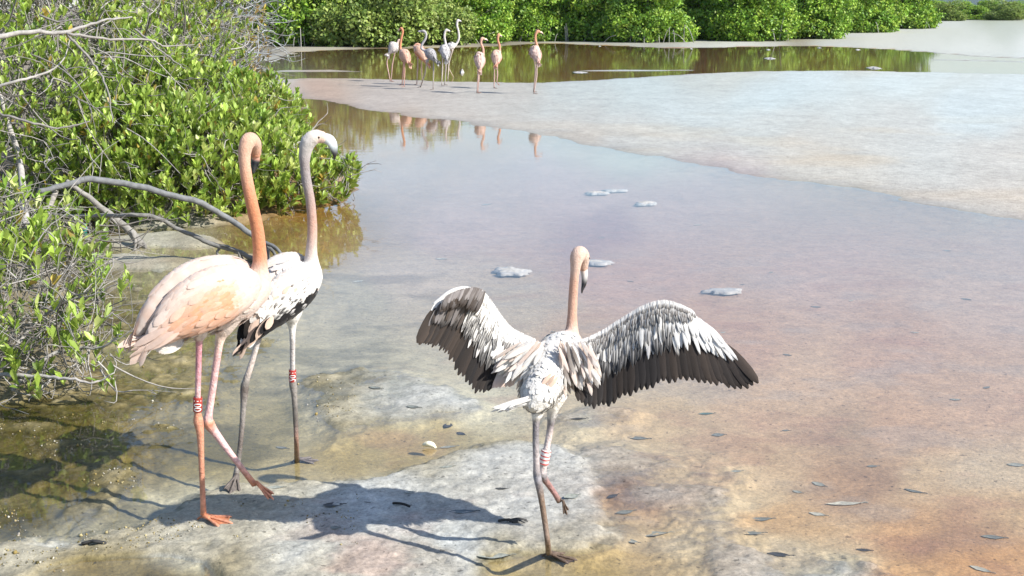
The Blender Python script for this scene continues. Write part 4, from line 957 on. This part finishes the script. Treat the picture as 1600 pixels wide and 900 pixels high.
# arching prop roots
def prop_root(label, rows, legs, col):
    b = at(*rows[-1][:3]); base = np.array((b[0], b[1], gz(b[0], b[1]))); root = thing('prop_root', label, 'root', base)
    q = cr(np.array([list(at(*r[:3]))+[r[3]] for r in rows]), 8); mb = MB(); q[:, :3] += np.stack([fbm(np.arange(len(q))*.4+k*9, np.zeros(len(q)), 3, 71)*.02 for k in range(3)], 1)
    mb.loft(q[:, :3], q[:, 3], q[:, 3], col, n=10); mb.build('stem', M_BARK, root, base)
    for l in legs:
        q = cr(np.array([list(at(*r[:3]))+[r[3]] for r in l]), 5); q[:, :3] += rng.normal(size=(len(q), 3))*.003
        e = q[-1].copy(); z = gz(e[0], e[1]); q[-1, 2] = min(q[-1, 2], z-.01) if q[-1, 2]-z < .25 else q[-1, 2]
        mb = MB(); mb.loft(q[:, :3], q[:, 3], q[:, 3], col*rng.uniform(.7, 1.1), n=8); mb.build('rootlet', M_BARK, root, base)
gyr = np.array((.155, .16, .165))
Yr = gp(420, 415)[1]
prop_root('long smooth grey root arching from the shrub down to the water, branching at its foot', [(60,300,Yr-.6,.020),(108,288,Yr-.5,.022),(138,280,Yr-.4,.024),(200,288,Yr-.3,.024),(260,302,Yr-.2,.0235),(315,318,Yr-.1,.023),(350,337,Yr,.022),(390,364,Yr,.021),(410,378,Yr,.020)],
  [[(408,376,Yr,.018),(418,392,Yr,.014),(420,414,Yr,.011)],[(410,378,Yr,.016),(428,395,Yr+.05,.012),(434,416,Yr+.05,.010)],[(412,378,Yr,.016),(432,388,Yr-.05,.013),(450,410,Yr-.1,.010)],[(408,376,Yr,.015),(412,395,Yr-.1,.012),(411,418,Yr-.1,.010)],[(413,379,Yr,.014),(436,392,Yr+.1,.011),(444,408,Yr+.15,.009)]], gyr)
Yr2 = gp(390, 412)[1]
prop_root('thinner grey root below the arching one, bent in the middle and forked near the water', [(100,338,Yr2-.3,.014),(160,337,Yr2-.2,.015),(205,336,Yr2-.15,.016),(238,338,Yr2-.1,.016),(275,355,Yr2,.016),(310,372,Yr2,.017),(345,385,Yr2,.018),(375,394,Yr2,.019),(398,407,Yr2,.018)],
  [[(340,384,Yr2,.010),(341,398,Yr2,.010),(343,414,Yr2-.1,.009)],[(376,394,Yr2,.012),(378,406,Yr2,.010),(380,416,Yr2-.1,.009)],[(340,385,Yr2,.009),(352,384,Yr2-.02,.009),(378,396,Yr2-.02,.010)],[(388,400,Yr2,.010),(388,410,Yr2,.008)]], gyr*np.array((1, .95, .88)))
Yr3 = gp(222, 386)[1]
prop_root('split weathered branch slanting down to the mud bank from the root arch', [(104,284,Yr3-.3,.016),(140,310,Yr3-.2,.022),(172,335,Yr3-.1,.026),(196,355,Yr3,.030),(214,374,Yr3,.034),(220,384,Yr3,.034)],
  [[(206,362,Yr3-.03,.014),(212,378,Yr3-.04,.012),(210,388,Yr3-.05,.010)],[(150,320,Yr3-.15,.010),(175,342,Yr3-.14,.010),(188,360,Yr3-.1,.005)],[(216,372,Yr3+.02,.016),(228,384,Yr3,.012)]], np.array((.22, .21, .195)))

# ---- trees across the far pool
QV = np.array([(0,0,0),(-.34,.5,.10),(.34,.5,.10),(0,1,-.08),(0,.5,-.04)]); QT = np.array([(0,4,1),(0,2,4),(1,4,3),(4,2,3)]); QQ = np.zeros((0, 4), int)
def crown_mesh(seed, w, h, nl, ncl, cols, low=.12):
    r = np.random.default_rng(seed); lob = []
    for i in range(nl):
        a = i*2.399+r.uniform(-.4, .4); f = math.sqrt((i+.5)/nl); zz = r.uniform(.10, .86)*h
        wz = 1-.55*max(0, zz/h-.45)/.55
        lob.append((np.array((math.cos(a)*f*w*.40*wz, math.sin(a)*f*w*.40*wz, zz)), r.uniform(.17, .27)*w*np.array((1, 1, .85))))
    for i in range(11):
        a = i*2*math.pi/11+r.uniform(-.2, .2); lob.append((np.array((math.cos(a)*w*.38, math.sin(a)*w*.38, r.uniform(.10, .24)*h)), r.uniform(.15, .21)*w*np.array((1, 1, .9))))
    P = []; Dn = []; cl = []
    for i in range(int(ncl*1.9)):
        c, rr = lob[r.integers(len(lob))]; d = r.normal(size=3); d /= np.linalg.norm(d); d[2] = d[2]*.9+.12
        p = c+d*rr*r.uniform(.80, 1.08)
        if p[2] < low*(1+r.random()): p[2] = low+abs(p[2]-low)*.35
        k = r.integers(7, 12); base = cols[r.integers(len(cols))]*r.uniform(.65, 1.3)
        for j in range(k):
            P.append(p+r.normal(size=3)*.11); Dn.append((d, r.normal(size=3)*.7)); cl.append(base*r.uniform(.8, 1.2))
    P = np.array(P); n = len(P); D = np.array([nrm(a*.5+b+np.array((0, 0, .25))) for a, b in Dn]); N = np.array([a+b[::-1]*.6+np.array((0, 0, .5)) for a, b in Dn])
    return leaf_mesh('crown', P, D, N, r.uniform(.13, .24, n), np.array(cl), M_FARLEAF, V0=QV, Q0=QQ, T0=QT), lob
GA = [np.array(c) for c in ((.170, .315, .030), (.235, .390, .042), (.105, .22, .024), (.30, .42, .06))]
GO = [np.array(c) for c in ((.18, .265, .05), (.225, .31, .068), (.13, .205, .042), (.26, .32, .085))]
def trunk_mesh(lob, h, seed):
    r = np.random.default_rng(seed); mb = MB(); c = np.array((.20, .185, .17))
    q = cr([(0, 0, -.1), (.05, .03, h*.25), (-.06, .05, h*.5), (.04, 0, h*.75)], 4); mb.loft(q, np.linspace(.13, .05, len(q)), np.linspace(.13, .05, len(q)), c, n=8)
    for ce, rr in lob:
        z0 = min(ce[2]*.6, h*.5); s = np.array((0, 0, z0)); m = (s+ce)/2+r.normal(size=3)*.12; q = cr([s, m, ce+(ce-s)*.1], 3)
        mb.loft(q, np.linspace(.05, .015, len(q)), np.linspace(.05, .015, len(q)), c*r.uniform(.8, 1.1), n=5)
    V = np.vstack(mb.v); me = bpy.data.meshes.new('trunk'); me.from_pydata(V.tolist(), [], mb.f); ca = me.color_attributes.new('Col', 'FLOAT_COLOR', 'POINT')
    cc = np.vstack(mb.c); ca.data.foreach_set('color', np.hstack([cc, np.ones((len(cc), 1))]).astype(np.float32).ravel()); me.materials.append(M_BARK); return me
KIND = []
for s_, (w_, h_, nl, ncl, co) in enumerate(((5.2, 4.6, 13, 1500, GA), (5.0, 4.2, 12, 1400, GO), (5.6, 4.8, 14, 1600, GA), (4.4, 3.6, 11, 1200, GA))):
    me, lob = crown_mesh(100+s_, w_, h_, nl, ncl, co); KIND.append((me, trunk_mesh(lob, h_, s_), w_, h_))
def root_mesh(seed):
    r = np.random.default_rng(seed); mb = MB(); h = r.uniform(.5, 1.1); dx, dy = r.normal()*.28, r.normal()*.25
    q = cr([(0, 0, h), (dx*.5, dy*.5, h*.7), (dx, dy, -.1)], 4); mb.loft(q, .020, .020, np.array((.34, .33, .31))*r.uniform(.7, 1.1), n=5, cap=False); return mb
ROOTS = []
for i in range(8):
    mb = root_mesh(i); o = mb.build('prop_root', M_BARK); ROOTS.append(o.data); bpy.data.objects.remove(o)
def far_tree(label, px, py, kind, sc, rot, group, nroots=0, zs=1.0, rx=(-1.8, 1.8)):
    g = gp(px, py); z = gz(g[0], g[1]); t = thing('mangrove_tree', label, 'tree', (g[0], g[1], z), group)
    me, tr, w_, h_ = KIND[kind]
    for nm, m in (('trunk', tr), ('crown', me)):
        o = link(nm, m, t); o.rotation_euler = (0, 0, rot); o.scale = (sc, sc, sc*zs)
    for i in range(nroots):
        o = link('prop_root', ROOTS[rng.integers(8)], t); o.location = (rng.uniform(*rx), -w_*sc*.5*rng.uniform(.75, 1.05), 0); o.rotation_euler = (0, 0, rng.uniform(-1, 1)); o.scale = (1, 1, rng.uniform(.6, 1.2))
    return t
GF = 'mangrove trees along the far bank'
far_tree('mangrove tree just behind the dry shrub, pale prop roots over white mud', 395, 71.0, 0, 1.05, .3, GF, 12)
far_tree('mangrove tree with a slanting pale root left of the flamingo group', 478, 72.0, 2, 1.02, 1.9, GF, 14)
far_tree('olive-green rounded mangrove directly behind the leftmost far flamingos', 575, 73.0, 1, 1.06, .8, GF, 0)
far_tree('olive mangrove behind the grey flamingos of the sandbar group', 655, 71.0, 1, 1.0, 2.7, GF, 0)
far_tree('bright green mangrove behind the tall white flamingo', 735, 68.0, 0, .80, 4.0, GF, 2)
far_tree('bright green mangrove behind the three flamingos standing apart, grey roots fanning out', 830, 65.0, 2, .78, .6, GF, 12, rx=(-.5, 2.0))
far_tree('dense mangrove right of the farthest right flamingo, dark opening beneath', 925, 65.0, 3, 1.0, 2.2, GF, 4)
far_tree('mangrove with a skirt of grey roots at the middle of the far bank', 1010, 67.0, 0, .82, 5.0, GF, 16)
far_tree('dark green mangrove in the deep shade right of the root skirt', 1090, 63.0, 3, 1.05, 1.0, GF, 0)
far_tree('mangrove standing closest to the far pool, reflected in its middle', 1170, 65.0, 2, .86, 3.1, GF, 3)
far_tree('rounded mangrove second from the right end of the far bank', 1255, 62.0, 0, .95, 2.4, GF, 4)
far_tree('mangrove at the right of the bank, its crown touching its end neighbour', 1335, 55.0, 2, 1.0, .2, GF, 4)
far_tree('last mangrove at the right end of the far bank', 1405, 50.5, 3, 1.15, 3.6, GF, 4)
BACK = ['dry shrub','white mud spit','tree with the slanting root','leftmost far flamingo','grey flamingo','tall white flamingo','nearest pink far flamingo','farthest right flamingo','root-skirted mangrove','deep-shaded mangrove','mangrove closest to the pool','second mangrove from the right end','last mangrove on the right']
for i, (px, py, kd, sc) in enumerate(((340,54,2,1.1),(430,53,0,1.1),(530,53,2,1.12),(615,52,0,1.1),(700,51,2,1.0),(785,50,0,.95),(880,50,3,1.1),(965,49,2,.95),(1050,48,0,1.0),(1135,48,2,.95),(1215,46,3,1.1),(1300,43,0,1.05),(1375,40,3,1.2))):
    far_tree('back-row mangrove rising behind the '+BACK[i], px, py, kd, sc, i*1.3, 'back row of far mangroves')
for px, py, kd, sc, zs, lb in ((1478,37,1,.80,.60,'low olive bush on the far flat next to the last mangrove'),(1522,35,3,.85,.52,'pale green bush in the middle of the distant flat'),(1570,36,1,.85,.62,'dark round bush near the right edge of the distant flat'),(1625,34,1,.85,.6,'bush cut by the right edge of the picture on the distant flat'),(1462,30,0,1.0,.5,'bush farther back under the hills, left of the others'),(1500,29,2,1.0,.48,'second bush from the left in the row under the hills'),(1545,28,0,1.05,.5,'bush farther back under the hills, toward the right'),(1595,28,2,1.05,.46,'bush farther back under the hills, at the right edge'),(1640,29,0,1.05,.5,'last bush of the row under the hills, half outside the picture')):
    far_tree(lb, px, py, kd, sc, px*.1, 'bushes on the distant flat', 0, zs)

# ------------------------------------------------------------------ small things on the flat
def put_leaf(label, px, py, lpx, ang, col, width=.42, name='fallen_leaf', group=None, curl=.03, stalk=True, lift=.0015):
    """a dead leaf lying on the mud: blade with midrib fold and a stalk"""
    b = gpt(px, py); z = b[2]; sc = lpx/FPX*math.hypot(b[1], H); a = math.radians(ang)
    root = thing(name, label, 'leaf', (b[0], b[1], z+lift), group)
    n = 9; V = []; F = []; cc = []
    for i in range(n):
        t = i/(n-1); w_ = width*.5*math.sin(math.pi*min(1, t*.97+.02))**.75*(1+.25*math.sin(t*3))
        wob = random.uniform(-.02, .02)
        for e in (-1, -.5, 0, .5, 1):
            V.append(((t-.5)*sc, (e*w_+wob)*sc, sc*(curl*(abs(e)-.4)+curl*1.5*(t-.5)**2+random.uniform(-.006, .006)))); cc.append(np.asarray(col)*random.uniform(.75, 1.2)*(1.25 if e == 0 else 1))
    for i in range(n-1):
        for j in range(4): q = i*5+j; F.append((q, q+5, q+6, q+1))
    mb = MB(); mb.add(V, F, np.array(cc)); o = mb.build('blade', M_DEAD, root); o.rotation_euler = (0, 0, a)
    if stalk:
        s = MB(); s.loft(cr([(.48*sc, 0, .01*sc), (.58*sc, .03*sc, .03*sc), (.70*sc, .02*sc, .015*sc)], 3), .012*sc+.0006, .012*sc+.0006, np.asarray(col)*.7, n=5); q = s.build('stalk', M_DEAD, root); q.rotation_euler = (0, 0, a)
    return root
DG = np.array((.15, .16, .145)); DK = np.array((.045, .045, .045)); MG = np.array((.23, .24, .21)); PG = np.array((.34, .34, .29)); OL = np.array((.13, .13, .06))
LV = [
 (902,655,26,8,DK,.26,'small black pointed leaf on pale mud just below the open right wing'),
 (996,685,32,-12,DG,.36,'grey-green leaf on wet sand right of the open-winged bird, left of a rounded one'),
 (1122,680,20,5,DG,.62,'rounded grey leaf lying in the shallows below the right wing tip'),
 (1103,647,24,10,np.array((.09, .14, .12)),.34,'teal-grey curled leaf below the dark wing feathers'),
 (957,776,22,40,DK,.42,'dark leaf stuck at the upper rim of the brown stain beside the raised foot'),
 (976,801,30,20,DG,.4,'wet dark leaf in the middle of the brown stain right of the running bird'),
 (893,776,26,30,MG,.6,'skeletal grey leaf right beside the raised foot of the running bird'),
 (1015,836,56,6,MG,.26,'long grey leaf near the bottom, right of the standing foot of the running bird'),
 (986,846,24,-30,MG,.4,'small curved leaf left under the long grey leaf near the bottom'),
 (1173,834,38,3,DG,.26,'narrow dark-grey leaf, lower of a close pair at lower right'),
 (1188,812,36,6,DG,.32,'dark-grey leaf with a stalk, upper of a close pair at lower right'),
 (1279,757,24,-50,MG,.45,'crescent-shaped grey leaf between the two brown stains at right'),
 (1363,729,18,5,DG,.4,'small oval leaf right above the brown stain at right'),
 (1246,769,16,-40,MG,.5,'small faint leaf left of the crescent-shaped one'),
 (1318,788,56,4,PG,.2,'long pale strip of leaf half sunk below the crescent-shaped leaf'),
 (1428,768,30,-35,DG,.25,'forked grey leaf pair stuck together right of the brown stain'),
 (1349,860,22,-12,DK,.35,'tiny dark red-brown leaf near the bottom right'),
 (1551,840,34,-12,DG,.34,'oval grey leaf in the orange shallows in the lower right corner'),
 (1588,727,28,-8,MG,.45,'broad grey leaf at the right edge of the picture'),
 (1150,737,18,8,MG,.4,'small grey leaf in the tan shallows below the wing tip'),
 (1228,673,12,0,DG,.5,'tiny round leaf below and right of the wing tip'),
 (1277,804,26,-25,PG,.4,'pale blurred leaf sunk left of the long strip'),
 (1216,867,34,-15,DK,.35,'dark crumpled leaf debris near the bottom, below the close pair'),
 (1532,890,34,-45,PG,.3,'long pale leaf at the very bottom right'),
 (700,669,20,75,DK,.6,'black curled leaf standing up on the mud left of the running bird'),
 (720,678,18,-45,DK,.5,'black folded leaf right beside the curled standing one'),
 (586,606,22,-25,DG,.4,'dark leaf scrap on the mud right of the ringed leg of the young bird'),
 (645,636,22,-20,DG,.45,'dark leaf scrap farther left of the running bird, above the curled leaf'),
 (722,800,40,4,np.array((.10, .12, .13)),.3,'wet blue-grey leaf in the shadow near the running bird'),
 (771,866,50,6,MG,.3,'bluish leaf lying at the edge of the leg shadow near the bottom'),
 (700,699,26,15,MG,.3,'grey-white leaf right of the pale shell'),
 (698,730,22,18,MG,.35,'grey leaf below the pale shell'),
 (783,764,18,-5,DK,.3,'small dark leaf on the crust left of the running bird\'s leg'),
 (640,770,16,20,MG,.5,'little grey leaf above the black stick'),
 (520,790,30,10,DK,.5,'black rotten leaf in the neck shadow on the crust'),
 (523,825,14,0,DG,.7,'round dark spot of leaf inside the wing shadow'),
 (440,700,20,-20,DG,.4,'grey leaf beside the rear foot of the young bird'),
 (430,762,26,10,MG,.4,'grey leaf at the water edge between the two ringed birds'),
 (375,665,10,0,OL,.6,'tiny olive leaf in the algae left of the young bird'),
]
for px, py, l, a, c, w_, lb in LV: put_leaf(lb, px, py, l, a, c, w_)
sm = [(1160,445),(1205,426),(1480,392),(1430,520),(1510,468),(985,440),(1275,480),(1130,520),(1090,352),(690,405),(760,320),(940,372),(1330,470),(1230,555),(1493,625),(1542,606),(560,440)]
for i, (px, py) in enumerate(sm): put_leaf('small dark leaf lying sunken in the pink shallows', px, py, random.uniform(8, 20), random.uniform(-60, 60), random.choice([DG, MG, PG]), random.uniform(.3, .5), group='small leaves sunken in the shallows', stalk=False, lift=.002)

def lump(name, label, cat, px, py, wpx, asp, hgt, col, mat, group=None, seed=0, n=40, zoff=0.0):
    b = gpt(px, py); z = (max(b[2], -.002) if b[1] < 20 else max(b[2], -.004))+zoff; r = wpx/2/FPX*math.hypot(b[1], H); mb = MB(); V = [(0, 0, hgt)]; F = []; rr_ = np.random.default_rng(seed); ph = rr_.uniform(0, 6.28, 6)
    rings = (.25, .5, .75, .92, 1.0)
    for f in rings:
        for j in range(n):
            a = 2*math.pi*j/n; k = (1+.20*math.sin(2*a+ph[0])+.14*math.sin(3*a+ph[1])+.10*math.sin(5*a+ph[2])+.08*math.sin(9*a+ph[3]))*rr_.uniform(.86, 1.1)
            V.append((math.cos(a)*r*f*k, math.sin(a)*r*asp*f*k, hgt*(1-f**1.2)*(rr_.uniform(.5, 1.4) if f < .8 else 1)-(.001 if f < .9 else .005 if f < 1 else .02)))
    for j in range(n): F.append((0, 1+j, 1+(j+1) % n))
    for i in range(len(rings)-1):
        for j in range(n): a = 1+i*n+j; b_ = 1+i*n+(j+1) % n; F.append((a, a+n, b_+n, b_))
    mb.add(V, F, np.array([np.asarray(col)*rr_.uniform(.85, 1.1) for _ in V])); o = mb.build(name, mat); o.location = (b[0], b[1], z); return tag(o, label, cat, group)
SC = np.array((.38, .375, .365))
for i, (px, py, w_, asp, hg, lb) in enumerate(((798,429,60,.85,.010,'white salt mound in the water left of the running bird\'s head'),(930,414,54,.6,.005,'white salt patch behind the head of the running bird'),(932,305,32,.8,.010,'salt lump in the pool, left of two above the running bird'),(960,301,36,.5,.004,'flat salt streak behind the left lump in the pool'),(1010,321,34,.9,.012,'grey-white salt lump, right of two in the pool'),(1130,459,70,.4,.003,'long flat salt streak above the right wing'),(905,115,24,1.5,.03,'white salt lump at the edge of the second pool left of the thin spit'),(1365,108,22,2.0,.05,'white salt lump at the right of the second pool'),(1203,93,16,2,.05,'small white salt lump in the dark middle of the second pool'),(722,115,8,2,.10,'small white lump in the second pool behind the tall white flamingo'))):
    lump('salt_mound', lb, 'salt mound', px, py, w_, asp, hg, SC, M_SALT, 'salt mounds', i)
for i, (px, py) in enumerate(((937,73),(1080,77),(1200,79),(1280,76),(1340,79))):
    lump('salt_mound', 'small white salt lump along the edge of the far bank', 'salt mound', px, py, random.uniform(5, 9), 2, .04, SC, M_SALT, 'small salt lumps at the far bank edge', 40+i, 12)

# pale shell, stick, claw-like dead twig, wood chip
b = gpt(671, 713); s = MB(); sh = (.70, .66, .50)
s.loft(cr([(-.030, 0, .010), (-.012, .004, .017), (.010, .002, .018), (.030, -.006, .011)], 4), cr([[.010], [.019], [.017], [.007]], 4)[:, 0], cr([[.007], [.013], [.012], [.005]], 4)[:, 0], np.array(sh), n=14)
o = s.build('shell', M_SALT); o.location = (b[0], b[1], max(b[2], 0)); o.rotation_euler = (0, .1, -.25); tag(o, 'pale yellow-white broken shell on the mud left of the running bird', 'shell')
b = gpt(627, 791); s = MB(); q = cr([(-.033, .016, .006), (-.012, .006, .010), (.012, -.004, .010), (.034, -.016, .006)], 4); s.loft(q, .0062+.0012*np.sin(np.arange(len(q))*1.7), .005, DK*.6, n=8)
o = s.build('stick', M_BARK); o.location = tuple(b); tag(o, 'short black stick lying at the edge of the wing shadow', 'stick')
b = gpt(800, 817); t = thing('dead_twig', 'dark claw-like dead twig on the mud left of the running bird\'s leg', 'twig', b)
for k, (dx, dy) in enumerate(((.055, .02), (.06, .005), (.05, -.012), (-.03, .006))):
    s = MB(); q = cr([(-.02+.01*k, .01-.006*k, .004), (dx*.4, dy*.5, .014), (dx, dy, .004)], 4); s.loft(q, np.linspace(.0045, .002, len(q)), np.linspace(.0045, .002, len(q)), DK*1.2, n=6); s.build('fork', M_BARK, t)
s = MB(); s.loft(cr([(-.05, .01, .004), (-.02, .0, .012), (.02, -.005, .006)], 4), .006, .005, DK, n=7); s.build('stem', M_BARK, t)
b = gpt(148, 851); s = MB(); q = cr([(-.045, 0, .004), (-.01, .004, .012), (.02, -.002, .011), (.04, .002, .004)], 4); s.loft(q, .012+.004*np.sin(np.arange(len(q))*1.3), .006, DK*.8, n=9)
o = s.build('wood_chip', M_BARK); o.location = tuple(b); tag(o, 'black wood chip on the white crust in the lower left', 'wood')
b = gpt(132, 352); s = MB(); q = cr([(0, 0, 0), (0, 0, .03), (.004, 0, .055), (.006, 0, .075)], 4); s.loft(q, cr([[.022], [.024], [.016], [.009]], 4)[:, 0], cr([[.022], [.024], [.016], [.009]], 4)[:, 0], np.array((.0, .22, .18)), n=12)
o = s.build('plastic_scrap', M_PLASTIC); o.location = tuple(b); tag(o, 'small turquoise plastic scrap at the foot of the shrubs on the left', 'litter')

# crumbs of dried algae and salt on the left shallows
def crumbs():
    n = 9000; px = rng.uniform(-40, 560, n); py = rng.uniform(440, 895, n); V0 = []; P = []
    G = np.array([gp(a, b_) for a, b_ in zip(px, py)]); z = ground_height(G[:, 0], G[:, 1])
    den = fbm(G[:, 0]*3, G[:, 1]*3, 3, 81); keep = (z > -.012) & (den > -.02); G = G[keep]; z = z[keep]; m = len(G)
    D = unit(m); N = unit(m); s = rng.gamma(2.0, .0017, m)+.0012; G[:, 2] = z+s*.2
    Vo = np.array([(1,0,0),(-1,0,0),(0,1,0),(0,-1,0),(0,0,.8),(0,0,-.8)])*.6; To = np.array([(0,2,4),(2,1,4),(1,3,4),(3,0,4),(2,0,5),(1,2,5),(3,1,5),(0,3,5)])
    pal = np.array([lin((190, 176, 130)), lin((160, 140, 84)), lin((205, 200, 186)), lin((110, 100, 60))])/1.6
    me = leaf_mesh('crumbs', G, D, N, s, pal[rng.integers(0, 4, m)]*rng.uniform(.8, 1.2, (m, 1)), M_SALT, V0=Vo, Q0=np.zeros((0, 4), int), T0=To)
    o = link('mud_crumbs', me); o['kind'] = 'stuff'; o['label'] = 'crumbs of dried algae and salt on the olive shallows'; o['category'] = 'crumbs'
crumbs()

# ------------------------------------------------------------------ the air that turns the far hills blue
def haze():
    x, y0, y1, z0, z1 = 5600, -400, 5400, -2.2, 175
    V = [(-x, y0, z0), (x, y0, z0), (x, y1, z0), (-x, y1, z0), (-x, y0, z1), (x, y0, z1), (x, y1, z1), (-x, y1, z1)]
    me = bpy.data.meshes.new('haze'); me.from_pydata(V, [], [(3, 2, 1, 0), (4, 5, 6, 7), (0, 1, 5, 4), (1, 2, 6, 5), (2, 3, 7, 6), (3, 0, 4, 7)])
    m = bpy.data.materials.new('haze_air'); m.use_nodes = True; t = m.node_tree; t.nodes.clear()
    v = t.nodes.new('ShaderNodeVolumePrincipled'); v.inputs['Color'].default_value = (.80, .90, 1.0, 1); v.inputs['Density'].default_value = 7e-5; v.inputs['Anisotropy'].default_value = 0.2
    o = t.nodes.new('ShaderNodeOutputMaterial'); t.links.new(v.outputs[0], o.inputs['Volume']); me.materials.append(m)
    h = link('haze', me); h['kind'] = 'stuff'; h['label'] = 'thin sea haze between the lagoon and the hills'; h['category'] = 'haze'
haze()
